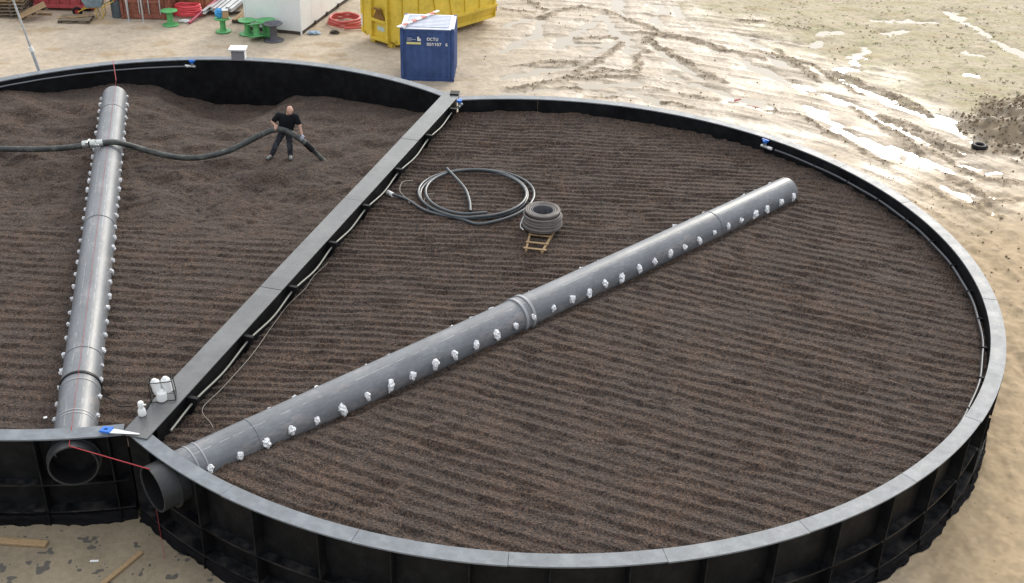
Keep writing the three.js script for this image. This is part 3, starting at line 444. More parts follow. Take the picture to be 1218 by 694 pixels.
function field3(bones, k, cell, lo, hi, mod) {
  const size = Math.max(hi[0] - lo[0], hi[1] - lo[1], hi[2] - lo[2]), res = Math.ceil(size / cell) + 4, mc = new MarchingCubes(res, M.black, false, false, 300000), h = res / 2, sc = size / 2 * res / (res - 4);
  const cx = (lo[0] + hi[0]) / 2, cy = (lo[1] + hi[1]) / 2, cz = (lo[2] + hi[2]) / 2; mc.isolation = 0;
  const pre = bones.map(([a, ra, b, rb, sq]) => { const d = [b[0] - a[0], b[1] - a[1], b[2] - a[2]]; return { a, ra, rb, d, l: d[0] * d[0] + d[1] * d[1] + d[2] * d[2] || 1e-9, sq: sq || 1 }; });
  for (let z = 0; z < res; z++) for (let y = 0; y < res; y++) for (let x = 0; x < res; x++) {
    const X = cx + (x - h) / h * sc, Y = cy + (y - h) / h * sc, Z = cz + (z - h) / h * sc; let acc = 1e3;
    for (const q of pre) { const px = X - q.a[0], py = Y - q.a[1], pz = Z - q.a[2], t = clamp((px * q.d[0] + py * q.d[1] + pz * q.d[2]) / q.l, 0, 1), ex = px - t * q.d[0], ey = py - t * q.d[1], ez = (pz - t * q.d[2]) * q.sq; const d = Math.sqrt(ex * ex + ey * ey + ez * ez) - lerp(q.ra, q.rb, t); const hh = clamp(0.5 + 0.5 * (acc - d) / k, 0, 1); acc = lerp(acc, d, hh) - k * hh * (1 - hh); if (acc > 900) acc = d; }
    mc.field[z * res * res + y * res + x] = -(mod ? mod(acc, X, Y, Z) : acc);
  }
  mc.update();
  const P = new Float32Array(mc.count * 3); for (let i = 0; i < mc.count; i++) { P[3 * i] = cx + mc.positionArray[3 * i] * sc; P[3 * i + 1] = cy + mc.positionArray[3 * i + 1] * sc; P[3 * i + 2] = cz + mc.positionArray[3 * i + 2] * sc; }
  let g = new THREE.BufferGeometry(); g.setAttribute('position', new THREE.BufferAttribute(P, 3)); g = mergeVertices(g, 1e-4); g.computeVertexNormals(); return g;
}
{
  const gy = bedLeft(-7.0, -32.1);
  const t = thing('person', 'bald person in black shirt and dark trousers bending over the suction hose', 'person', [-7.0, gy, -32.1]);
  const y0 = 1.42 - gy;   // hose heights are given against 1.42
  const head = [0.23, 1.60, 0.17], neck = [0.15, 1.44, 0.07], shL = [-0.13, 1.385, 0.05], shR = [0.36, 1.36, 0.05], chest = [0.11, 1.22, 0.04], belly = [0.06, 1.0, 0.02], hip = [0.03, 0.88, -0.01], hipL = [-0.06, 0.86, -0.01], hipR = [0.12, 0.86, -0.01];
  const knL = [-0.27, 0.46, 0.06], anL = [-0.45, 0.1, 0.03], toL = [-0.53, 0.05, 0.2], knR = [0.13, 0.46, 0.06], anR = [0.11, 0.1, -0.02], toR = [0.15, 0.05, 0.18];
  const elL = [-0.33, 1.17, 0.06], wrL = [-0.22, 1.10 + y0, 0.2], elR = [0.47, 1.1, 0.07], wrR = [0.545, 0.84 + y0, 0.19];
  const skin = mat({ color: lin(0.52, 0.3, 0.22), roughness: 0.5 }), shirt = mat({ color: lin(0.009, 0.01, 0.013), roughness: 0.9, specularIntensity: 0.4 }), trous = mat({ map: blotch(256, 0.8, [0.016, 0.019, 0.028], 0.6, 0, 81, [1.8, 1.6, 1.3]), roughness: 0.9 }), knee = mat({ color: lin(0.05, 0.055, 0.065), roughness: 0.9 }), glove = mat({ color: lin(0.3, 0.3, 0.36), roughness: 0.8 }), shoe = mat({ color: lin(0.25, 0.27, 0.27), roughness: 0.7 }), sole = mat({ color: lin(0.03, 0.03, 0.03), roughness: 0.8 });
  const body = field3([
    [[0.225, 1.625, 0.15], 0.088, [0.235, 1.60, 0.165], 0.09], [[0.235, 1.56, 0.19], 0.062, [0.24, 1.525, 0.205], 0.05], [neck, 0.058, [0.21, 1.55, 0.14], 0.055],
    [shL, 0.06, shR, 0.06], [chest, 0.13, belly, 0.13], [belly, 0.12, hip, 0.12], [shL, 0.062, elL, 0.046], [elL, 0.046, wrL, 0.032], [shR, 0.062, elR, 0.046], [elR, 0.046, wrR, 0.032],
    [hipL, 0.085, knL, 0.055], [knL, 0.055, anL, 0.04], [hipR, 0.085, knR, 0.055], [knR, 0.055, anR, 0.04], [anL, 0.04, toL, 0.035], [anR, 0.04, toR, 0.035]], 0.045, 0.017, [-0.62, 0, -0.25], [0.7, 1.75, 0.4]);
  const headG = field3([[[0.225, 1.635, 0.145], 0.088, [0.23, 1.615, 0.16], 0.09], [[0.235, 1.575, 0.185], 0.064, [0.243, 1.52, 0.215], 0.038], [[0.241, 1.585, 0.247], 0.009, [0.245, 1.555, 0.268], 0.015], [[0.14, 1.6, 0.15], 0.012, [0.142, 1.565, 0.16], 0.009], [[0.325, 1.6, 0.15], 0.012, [0.323, 1.565, 0.16], 0.009],
    [[0.2, 1.607, 0.237], 0.012, [0.285, 1.607, 0.235], 0.012], [[0.222, 1.525, 0.246], 0.008, [0.264, 1.525, 0.246], 0.008], [neck, 0.055, [0.22, 1.54, 0.15], 0.055]], 0.016, 0.006, [0.09, 1.42, 0.03], [0.36, 1.74, 0.3]);
  const strip = (g) => { const q = g.index ? g.toNonIndexed() : g; for (const k of Object.keys(q.attributes)) if (!['position', 'normal'].includes(k)) q.deleteAttribute(k); return q; };
  part('body', mergeGeometries([strip(body), strip(headG)]), skin, t);
  part('shirt', field3([[[shL[0] + 0.01, 1.36, 0.045], 0.1, [shR[0] - 0.01, 1.335, 0.045], 0.1], [[0.11, 1.26, 0.04], 0.185, [0.05, 0.99, 0.02], 0.17, 1.15], [[0.05, 0.99, 0.02], 0.165, [0.03, 0.9, 0], 0.16, 1.15], [[-0.01, 1.26, 0.04], 0.13, [-0.05, 0.95, 0.02], 0.12], [[0.24, 1.24, 0.04], 0.13, [0.15, 0.95, 0.02], 0.12], [shL, 0.095, [-0.27, 1.24, 0.055], 0.085], [shR, 0.095, [0.44, 1.18, 0.06], 0.085]], 0.05, 0.016, [-0.4, 0.7, -0.25], [0.6, 1.55, 0.35], (d, x, y, z) => Math.max(d + 0.008 * n3(x * 14, y * 9, z * 14), 0.83 - y)), shirt, t);
  const tr = part('trousers', field3([[[-0.06, 0.9, 0], 0.13, [0.12, 0.9, 0], 0.13], [hipL, 0.112, knL, 0.085], [knL, 0.082, anL, 0.078], [hipR, 0.112, knR, 0.085], [knR, 0.082, anR, 0.078]], 0.03, 0.014, [-0.6, 0.0, -0.25], [0.4, 1.05, 0.3], (d, x, y, z) => Math.max(d + 0.012 * n3(x * 12, y * 8, z * 12), y - 0.96, 0.06 - y)), trous, t);
  for (const k of [knL, knR]) part('knee_pad', muv(new THREE.SphereGeometry(1, 14, 10)).scale(0.065, 0.12, 0.035).translate(k[0] - 0.01, k[1] - 0.05, k[2] + 0.075), knee, tr);
  for (const [a, b] of [[anL, toL], [anR, toR]]) { const s = part('shoe', field3([[[a[0], 0.065, a[2] - 0.02], 0.055, [b[0], 0.055, b[2]], 0.045]], 0.02, 0.012, [Math.min(a[0], b[0]) - 0.12, -0.03, a[2] - 0.12], [Math.max(a[0], b[0]) + 0.12, 0.16, b[2] + 0.1], (d, x, y) => Math.max(d, 0.012 - y)), shoe, t); part('sole', bx(0.1, 0.022, 0.27, (a[0] + b[0]) / 2, 0.005, (a[2] + b[2]) / 2 - 0.01, Math.atan2(b[0] - a[0], b[2] - a[2])), sole, s); }
  // gloved hands, five fingers closed round the hose
  const hand = (w, c, axis, up) => { // w wrist, c hose centre under the palm, axis along the hose
    const A = V(...axis).normalize(), U = V(...up).normalize(), F = A.clone().cross(U).normalize(), C = V(...c), b = [], P = (u, f, a) => C.clone().addScaledVector(U, u).addScaledVector(F, f).addScaledVector(A, a).toArray(), r = hoseR + 0.02;
    b.push([w, 0.034, P(r, -0.03, 0), 0.036], [P(r, -0.03, -0.025), 0.03, P(r + 0.004, 0.02, -0.025), 0.026], [P(r, -0.03, 0.025), 0.03, P(r + 0.004, 0.02, 0.025), 0.026]);
    [-0.036, -0.012, 0.012, 0.036].forEach((o, i) => { const L = [0.85, 1, 0.95, 0.75][i]; const q = (an) => P(r * Math.cos(an * L), r * Math.sin(an * L), o * 1.1); b.push([P(r, 0.02, o), 0.012, q(0.75), 0.0105], [q(0.75), 0.0105, q(1.2), 0.0095], [q(1.2), 0.0095, q(1.6), 0.0085]); });
    b.push([P(r, -0.03, -0.045), 0.013, P(r * 0.8, -0.075, -0.06), 0.011], [P(r * 0.8, -0.075, -0.06), 0.011, P(r * 0.3, -r, -0.05), 0.009]);
    const lo = [0, 1, 2].map((k) => Math.min(w[k], c[k]) - 0.16), hi = [0, 1, 2].map((k) => Math.max(w[k], c[k]) + 0.16); return field3(b, 0.006, 0.005, lo, hi);
  };
  part('glove', hand(wrL, [-0.2, 2.43 - gy, 0.25], [1, 0.05, 0], [0, 0.9, -0.15]), skin, t);
  part('glove', hand(wrR, [0.52, 2.14 - gy, 0.262], [0.78, -0.62, 0], [0.5, 0.75, -0.2]), glove, t);
}
// ------------------------------------------------------------------ things on the beds
{
  const t = thing('hose_coil', 'loose coil of glossy dark pipe on the granules beside the divider beam', 'hose coil');
  const b = (x, z) => bedRight(x, z), pts = [], cx = -1.2, cz = -29.2;
  pts.push([-3.45, b(-3.45, -29.0) + 0.08, -29.0], [-3.05, 1.77, -28.75], [-2.4, 1.76, -28.05], [-1.4, 1.76, -27.6]);
  const R2 = rng(77);
  for (let k = 0; k <= 3.05 * 24; k++) { const a = 1.45 - k / 24 * 2 * Math.PI, q = k / (3 * 24), rx = 1.66 - 0.3 * q + 0.09 * Math.sin(k * 0.17), rz = 1.78 - 0.38 * q + 0.1 * Math.cos(k * 0.11); pts.push([cx + 0.1 * Math.sin(k * 0.05) + rx * Math.cos(a), 1.775 + 0.05 * ((k / 24) | 0) * 0.6 + 0.035 * Math.sin(k * 0.4), cz + rz * Math.sin(a)]); }
  part('pipe_coil', tube(pts, 0.041, 460, 10), M.hoseGloss, t);
  part('end_fitting', capped([-3.58, b(-3.5, -29.05) + 0.09, -29.12], [-3.42, b(-3.5, -29.05) + 0.08, -28.97], 0.07, 14), M.white, t);
  part('crossing_pipe', tube([[-2.02, 1.9, -30.6], [-1.75, 1.86, -30.1], [-1.42, 1.82, -29.4], [-1.25, 1.8, -28.6], [-1.2, 1.84, -27.95]], 0.045, 40, 10), M.hoseGloss, t);
  solo('loose_wire', tube([[-2.95, 1.8, -29.9], [-3.2, 1.85, -29.7], [-3.25, 1.8, -29.2], [-3.05, 1.78, -28.8], [-2.9, 1.76, -28.5]], 0.012, 40, 6), M.wire, 'thin bent wire at the left side of the dark pipe coil', 'wire');
  solo('loose_wire', tube([[-2.25, 1.85, -29.0], [-2.45, 1.85, -28.9], [-2.5, 1.78, -28.5], [-2.35, 1.75, -28.15]], 0.012, 40, 6), M.wire, 'short bent wire inside the dark pipe coil', 'wire');
}
{
  const x = 0.75, z = -27.25, y = bedRight(0.75, -27.25);
  const p = thing('small_pallet', 'small wooden pallet under the drip pipe roll', 'pallet', [0.66, bedRight(0.6, -26.3), -26.62], -0.17);
  for (const o of [-0.27, 0.27]) part('runner', bx(0.055, 0.08, 1.6, o, 0.06, -0.1, o < 0 ? 0.06 : -0.1), M.wood, p);
  for (const o of [-0.6, -0.15, 0.28, 0.62]) part('slat', bx(0.6, 0.022, 0.07, 0, 0.115, o, (R0() - 0.5) * 0.06), M.wood, p);
  const t = thing('pipe_roll', 'round roll of grey brown drip pipe standing on the small pallet', 'pipe roll', [x, y + 0.13, z]);
  const r = rng(9); let yy = 0.03;
  for (let k = 0; k < 9; k++) { const rr = 0.47 + (k < 4 ? 0.035 : k > 6 ? -0.04 : 0.0) + (r() - 0.5) * 0.04; part('pipe_turn', muv(new THREE.TorusGeometry(rr, 0.036, 8, 48).rotateX(Math.PI / 2)).rotateX((r() - 0.5) * 0.04).translate((r() - 0.5) * 0.03, yy, (r() - 0.5) * 0.03), M.roll, t); yy += 0.052; }
  for (let k = 0; k < 2; k++) part('pipe_turn', muv(new THREE.TorusGeometry(0.4 - k * 0.062, 0.036, 8, 48).rotateX(Math.PI / 2)).translate((r() - 0.5) * 0.02, yy - 0.05 - 0.012 * k, 0), M.roll, t);
  part('core', ptube(0.295, -0.01, yy - 0.04, 0.02, 30).rotateZ(Math.PI / 2), M.greySpool, t);
  part('tie', tube([[-0.5, 0.3, 0.1], [-0.56, 0.16, 0.14], [-0.58, 0.04, 0.2], [-0.5, -0.02, 0.28]], 0.014, 24, 6), M.white, t);
}
solo('loose_wire', tube([[-4.6, 1.82, -24.84], [-4.85, 1.78, -24.2], [-4.95, 1.78, -23.6], [-5.2, 1.77, -22.9], [-5.42, 1.77, -21.8], [-5.6, 1.78, -20.7], [-5.95, 1.78, -19.4], [-6.16, 1.8, -18.6], [-5.9, 1.8, -18.2], [-5.77, 1.86, -17.95]], 0.008, 120, 6), M.wire, 'long pale wire straggling over the granules along the divider beam', 'wire');
solo('loose_wire', tube([[-7.6, 1.72, -18.75], [-7.9, 1.76, -18.7], [-8.1, 1.74, -18.95], [-8.45, 1.75, -19.1]], 0.013, 30, 6), M.black, 'dark wire on the granules between the left pipe and the beam', 'wire');
{ // survey string
  const t = thing('marking_string', 'thin red string stretched along the left pipe and across both stubs', 'string');
  part('string_run', bar([-14.1, 2.205, -38.1], [-13.4, 2.2, -36.2], 0.011), M.red, t);
  part('string_run', bar([-13.4, 2.2, -36.2], [-8.3, 2.215, -17.4], 0.004), M.red, t);
  part('string_run', bar([-8.3, 2.215, -17.4], [-8.19, 2.13, -16.9], 0.008), M.red, t);
  part('string_run', bar([-8.19, 2.13, -16.9], [-6.5, 2.13, -16.3], 0.01), M.red, t);
  part('string_run', bar([-6.5, 1.2, -16.28], [-6.42, 0.14, -16.1], 0.004), M.red, t);
}
{ // corner clutter on the beam and rim
  const saw = thing('hand_saw', 'hand saw with blue grip lying on the rim at the corner', 'saw', [-7.33, 2.246, -17.22], -0.12);
  const sh = new THREE.Shape([[-0.2, -0.075], [0.4, -0.02], [0.4, 0.01], [-0.2, 0.075]].map((p) => new THREE.Vector2(...p)));
  part('blade', muv(new THREE.ExtrudeGeometry(sh, { depth: 0.004, bevelEnabled: false }).rotateX(-Math.PI / 2)).translate(0, 0.01, 0), M.steelPale = mat({ color: lin(0.72, 0.74, 0.75), roughness: 0.35, metalness: 0.2 }), saw);
  const hs = new THREE.Shape(); hs.moveTo(-0.36, -0.07); hs.lineTo(-0.17, -0.08); hs.lineTo(-0.15, 0.085); hs.lineTo(-0.34, 0.075); hs.closePath(); const ho = new THREE.Path(); ho.moveTo(-0.31, -0.03); ho.lineTo(-0.23, -0.035); ho.lineTo(-0.22, 0.03); ho.lineTo(-0.3, 0.03); ho.closePath(); hs.holes.push(ho);
  part('grip', muv(new THREE.ExtrudeGeometry(hs, { depth: 0.03, bevelEnabled: true, bevelSize: 0.006, bevelThickness: 0.006, bevelSegments: 2 }).rotateX(-Math.PI / 2)).translate(0, 0.004, 0), M.blue, saw);
  const lathe = (l, seg = 22) => muv(new THREE.LatheGeometry(l.map(([a, b]) => new THREE.Vector2(a, b)), seg));
  const bo = thing('spray_bottle', 'small white bottle standing on the near end of the beam', 'bottle', [-7.06, 2.24, -17.78]);
  part('flask', lathe([[0, 0], [0.07, 0], [0.078, 0.03], [0.078, 0.1], [0.06, 0.155], [0.035, 0.18], [0.035, 0.2], [0, 0.2]]), M.white, bo);
  part('cap', lathe([[0, 0.2], [0.05, 0.2], [0.062, 0.22], [0.055, 0.3], [0.04, 0.32], [0, 0.32]]), M.white, bo);
  part('trigger', bx(0.1, 0.025, 0.03, 0.06, 0.26, 0.02, 0.3), M.white, bo);
  const ca = thing('canister_crate', 'black wire crate tipped over on the beam with white canisters in it', 'crate', [-6.82, 2.24, -18.38], 0.25);
  const fr = [[-0.22, 0.02, -0.16], [0.24, 0.02, -0.16], [0.24, 0.02, 0.16], [-0.22, 0.02, 0.16]], up = fr.map(([a, , c]) => [a * 0.95 - 0.03, 0.42, c * 0.9 - 0.05]);
  const wires = []; for (let k = 0; k < 4; k++) { wires.push(bar(fr[k], fr[(k + 1) % 4], 0.009), bar(up[k], up[(k + 1) % 4], 0.009), bar(fr[k], up[k], 0.009)); }
  part('wire_frame', merge(wires), M.black, ca);
  part('strap', bx(0.04, 0.02, 0.5, -0.3, 0.01, 0.28, -0.3), M.black, ca);
  [[-0.1, 0.27, 0.0, 0.095, 0.3], [0.09, 0.28, -0.02, 0.095, 0.3], [-0.02, 0.12, 0.1, 0.1, 0.21]].forEach(([a, b, c, r, h], k) => { const g = lathe([[0, -h / 2], [r * 0.92, -h / 2], [r, -h / 2 + 0.02], [r, h / 2 - 0.04], [r * 0.8, h / 2 - 0.005], [r * 0.45, h / 2], [r * 0.45, h / 2 + 0.035], [0, h / 2 + 0.035]]).rotateZ([0.2, 0.1, -0.08][k]).translate(a, b, c); solo('canister', g.rotateY(0.25).translate(-6.82, 2.24, -18.38), M.white, ['tall white canister on the left in the tipped wire crate', 'tall white canister on the right in the tipped wire crate', 'short white canister in front of the tipped wire crate'][k], 'canister', 'white canisters on the beam'); });
}
{
  const b = thing('junction_box', 'small grey box with white lid on the far rim of the left tank', 'box', [-9.87, 2.2, -38.72], 0.04);
  part('housing', bx(0.44, 0.36, 0.36, 0, 0.18, 0), M.greyBox = mat({ color: lin(0.24, 0.23, 0.25), roughness: 0.5 }), b); part('lid', bx(0.6, 0.06, 0.5, 0, 0.39, 0.0), M.white, b); part('side_panel', bx(0.02, 0.34, 0.32, 0.235, 0.18, 0), M.white, b);
  const p = thing('pole', 'thin grey metal pole standing at the far rim by the left edge', 'pole', [-16.55, 0, -37.35]);
  part('shaft', capped([-0.0, 2.75, 0], [-0.5, 5.6, 0], 0.035, 10), M.steel, p); part('sleeve', capped([0.22, 1.5, 0], [0, 2.75, 0], 0.06, 12), M.steel, p); part('collar', capped([0.02, 2.7, 0], [-0.03, 2.86, 0], 0.075, 12), M.white, p); part('foot', capped([0.26, 0, 0], [0.22, 1.5, 0], 0.06, 12), M.steel, p);
}
// planks and scraps by the stubs
solo('plank', bx(1.5, 0.06, 0.16, -9.5, 0.165, -16.4, -0.05), M.wood, 'weathered plank on the concrete at the left edge', 'plank');
solo('plank', bx(1.1, 0.05, 0.1, -7.16, 0.16, -15.75, 1.08), M.wood, 'narrow plank lying askew on the concrete below the stubs', 'plank');
solo('paper_scrap', bx(0.16, 0.006, 0.05, -7.72, 0.14, -15.98, 0.1), M.white, 'white paper scrap on the concrete below the stubs', 'scrap');
solo('paper_scrap', bx(0.07, 0.02, 0.06, -9.2, 1.75, -18.25, 0.4), M.white, 'white plastic scrap on the granules left of the left pipe', 'scrap');
// ------------------------------------------------------------------ containers and skips behind the tanks
const font = await new FontLoader().loadAsync('fonts/droid/droid_sans_bold.typeface.json');
function corrugated(w, h, n, dep, thick = 0.02) { // sheet in the xy plane, ribs upright, facing +z
  const s = new THREE.Shape(), p = w / n, top = [], L = []; for (let i = 0; i < n; i++) { const x = -w / 2 + i * p; L.push([x, 0], [x + p * 0.32, 0], [x + p * 0.5, -dep], [x + p * 0.82, -dep]); } L.push([w / 2, 0]);
  L.forEach(([x, y], i) => (i ? s.lineTo(x, y) : s.moveTo(x, y))); for (let i = L.length - 1; i >= 0; i--) s.lineTo(L[i][0], L[i][1] - thick); s.closePath();
  return muv(new THREE.ExtrudeGeometry(s, { depth: h, bevelEnabled: false }).rotateX(-Math.PI / 2).scale(1, 1, -1)).scale(1, 1, 1);
}
const upright = (w, h, n, dep) => { const s = [], P = []; const g = corrugated(w, h, n, dep); g.scale(1, 1, -1); g.computeVertexNormals(); return muv(g); };
{
  const t = thing('shipping_container', 'small blue shipping container with white corrugated roof and white lettering', 'container', [-3.595, 0.03, -43.03]), W = 2.09, Hh = 2.13, D = 1.95;
  part('front_panel', upright(W - 0.2, Hh - 0.3, 7, 0.03).translate(0, 0.16, -0.07), M.cblue, t);
  part('back_panel', upright(W - 0.2, Hh - 0.3, 7, 0.03).rotateY(Math.PI).translate(0, 0.16, -D + 0.03), M.cblue, t);
  for (const s of [-1, 1]) part('side_panel', upright(D - 0.2, Hh - 0.3, 7, 0.03).rotateY(s * Math.PI / 2).translate(s * (W / 2 - 0.03), 0.16, -D / 2), M.cblue, t);
  for (const sx of [-1, 1]) for (const z of [-0.055, -D + 0.055]) { const pst = part('corner_post', bx(0.11, Hh - 0.24, 0.11, sx * (W / 2 - 0.055), Hh / 2, z), M.cblue, t); for (const y of [0.06, Hh - 0.06]) part('corner_casting', bx(0.125, 0.12, 0.125, sx * (W / 2 - 0.06), y, z), M.cblue, pst); }
  for (const z of [-0.06, -D + 0.06]) { part('bottom_rail', bx(W - 0.25, 0.15, 0.09, 0, 0.085, z), M.cblue, t); part('top_rail', bx(W - 0.25, 0.1, 0.09, 0, Hh - 0.1, z), M.cblue, t); }
  for (const s of [-1, 1]) { part('bottom_rail', bx(0.09, 0.15, D - 0.25, s * (W / 2 - 0.06), 0.085, -D / 2), M.cblue, t); part('top_rail', bx(0.09, 0.1, D - 0.25, s * (W / 2 - 0.06), Hh - 0.1, -D / 2), M.cblue, t); }
  const roof = part('roof', bx(W - 0.02, 0.03, D - 0.02, 0, Hh - 0.03, -D / 2), M.roofPaint = mat({ map: blotch(256, 1, [0.62, 0.65, 0.72], 0.15, 0.002, 83, [0.8, 0.78, 0.75]), roughness: 0.45 }), t);
  for (let k = 0; k < 9; k++) part('roof_rib', bx(W - 0.4, 0.045, 0.085, 0, Hh + 0.005, -0.25 - k * 0.18), M.roofPaint, roof);
  const txt = (s, size, x, y) => { const g = new TextGeometry(s, { font, size, depth: 0.006, curveSegments: 3 }); g.translate(x, y, 0.004); return muv(g); };
  part('lettering', merge([txt('OCTU', 0.125, -0.02, 1.66), txt('001107', 0.125, -0.02, 1.46), txt('6', 0.125, 0.7, 1.46)]), M.white, t);
  const logo = part('company_sign', merge([bx(0.2, 0.03, 0.008, -0.68, 1.745, 0.006, 0, 0, 0, 0), bx(0.34, 0.028, 0.008, -0.61, 1.69, 0.006, 0, 0, 0, 0), bx(0.18, 0.02, 0.008, -0.69, 1.64, 0.006, 0, 0, 0, 0)]), mat({ color: lin(0.36, 0.4, 0.52), roughness: 0.5 }), t);
  part('emblem', merge([bx(0.08, 0.17, 0.008, -0.345, 1.72, 0.006, 0, 0, 0, 0), bx(0.06, 0.1, 0.008, -0.275, 1.685, 0.006, 0, 0, 0, 0)]), M.white, logo);
  part('stripe', bx(0.56, 0.085, 0.008, -0.52, 1.545, 0.006, 0, 0, 0, 0), mat({ color: lin(0.72, 0.68, 0.3), roughness: 0.5 }), logo);
  const b = thing('warning_board', 'red and white striped board lying across the roof of the blue container', 'board', [-4.0, 2.245, -43.95], 1.03);
  for (let k = 0; k < 9; k++) part(k % 2 ? 'red_band' : 'white_band', bx(0.298, 0.035, 0.14, -1.2 + k * 0.3, 0.02, 0, 0, 0, 0, 0.004), k % 2 ? mat({ color: lin(0.6, 0.16, 0.12), roughness: 0.5 }) : M.white, b);
}
{
  const t = thing('roll_off_skip', 'large yellow roll-off skip with rusty hook, behind the blue container', 'skip', [-5.92, 0, -47.34], Math.atan2(0.75, 0.66)), L = 5.9;
  for (const s of [-1, 1]) {
    part('floor_rail', bx(L, 0.2, 0.14, L / 2, 0.2, s * 0.53), M.yellow, t);
    part('roller', capped([0.12, 0.12, s * 0.53 - 0.13], [0.12, 0.12, s * 0.53 + 0.13], 0.12, 18), M.yellow, t);
    part('side_wall', bx(L - 0.08, 1.5, 0.05, L / 2, 1.55, s * 1.18), M.yellow, t);
    part('lower_side', bx(L - 0.08, 0.62, 0.05, L / 2, 0.57, s * 1.06, 0, s * 0.42), M.yellow, t);
    part('side_beam', bx(L, 0.18, 0.16, L / 2, 0.36, s * 0.98), M.yellow, t); part('side_beam', bx(L, 0.14, 0.12, L / 2, 0.9, s * 1.22), M.yellow, t); part('side_beam', bx(L, 0.14, 0.14, L / 2, 2.32, s * 1.2), M.yellow, t);
    for (let k = 0; k < 7; k++) part('side_rib', bx(0.1, 1.34, 0.07, 0.2 + k * 0.92, 1.6, s * 1.225, 0, 0, k === 2 || k === 3 ? 0.18 : 0), M.yellow, t);
    part('reflector', bx(0.02, 0.3, 0.1, L + 0.07, 0.72, s * 1.1), M.red, t); part('reflector', bx(0.02, 0.16, 0.1, L + 0.07, 0.96, s * 1.1), M.white, t);
  }
  part('floor', bx(L - 0.1, 0.05, 2.0, L / 2, 0.33, 0), M.yellow, t);
  part('front_wall', bx(0.06, 2.0, 2.34, 0.03, 1.33, 0), M.yellow, t); part('rear_door', bx(0.06, 2.0, 2.34, L - 0.02, 1.33, 0), M.yellow, t);
  for (const s of [-1, 1]) { part('front_post', bx(0.14, 2.0, 0.13, -0.06, 1.25, s * 0.5), M.yellow, t); part('front_edge', bx(0.12, 2.0, 0.14, 0.02, 1.35, s * 1.14), M.yellow, t); }
  part('cross_bar', bx(0.12, 0.12, 0.98, -0.07, 1.1, 0), M.yellow, t); part('cross_bar', bx(0.12, 0.12, 0.98, -0.07, 0.3, 0), M.yellow, t);
  part('hook_plate', muv(new THREE.ExtrudeGeometry(new THREE.Shape([[-0.36, 0], [0.36, 0], [0.12, 0.42], [-0.12, 0.42]].map((p) => new THREE.Vector2(...p))), { depth: 0.03, bevelEnabled: false }).rotateY(-Math.PI / 2)).translate(-0.06, 1.18, 0), M.yellowRust, t);
  part('hook_bar', capped([-0.14, 1.62, -0.22], [-0.14, 1.62, 0.22], 0.05, 14), M.yellowRust, t);
  part('sticker', bx(0.008, 0.2, 0.44, -0.006, 0.75, 0.02, 0, 0, 0, 0.002), M.sticker = mat({ color: lin(0.5, 0.62, 0.55), roughness: 0.5 }), t);
  part('front_sticker', bx(0.008, 0.5, 0.1, -0.045, 0.9, -1.14, 0, 0, 0, 0.002), M.white, t);
}
{
  const t = thing('site_cabin', 'white site cabin standing behind the green cable drums', 'cabin', [-9.47, 0, -48.27], -12.7 * RAD);
  const Hc = 2.6, D = 6, W = 2.62;
  part('base_frame', bx(W - 0.02, 0.16, D - 0.02, -W / 2, 0.12, -D / 2), M.woodDark, t);
  for (let k = 0; k < 1; k++) part('front_panel', bx(W - 0.1, Hc - 0.26, 0.04, -W / 2, 0.2 + (Hc - 0.26) / 2, -0.03), M.cabin, t);
  for (let k = 0; k < 5; k++) part('side_panel', bx(0.04, Hc - 0.26, (D - 0.1) / 5 - 0.004, -0.03, 0.2 + (Hc - 0.26) / 2, -0.05 - (k + 0.5) * (D - 0.1) / 5), M.cabin, t);
  part('back_panel', bx(W - 0.1, Hc - 0.26, 0.04, -W / 2, 0.2 + (Hc - 0.26) / 2, -D + 0.03), M.cabin, t); part('side_panel', bx(0.04, Hc - 0.26, D - 0.1, -W + 0.03, 0.2 + (Hc - 0.26) / 2, -D / 2), M.cabin, t);
  for (const x of [-0.02, -W + 0.02]) for (const z of [-0.02, -D + 0.02]) part('corner_post', bx(0.07, Hc, 0.07, x, Hc / 2 + 0.05, z), M.cabin, t);
  part('roof', bx(W + 0.06, 0.1, D + 0.06, -W / 2, Hc + 0.02, -D / 2), M.cabin, t);
  for (const z of [-1.5, -2.9, -4.3]) part('bracket', bx(0.08, 0.16, 0.14, 0.05, 0.2, z), M.woodDark, t);
}
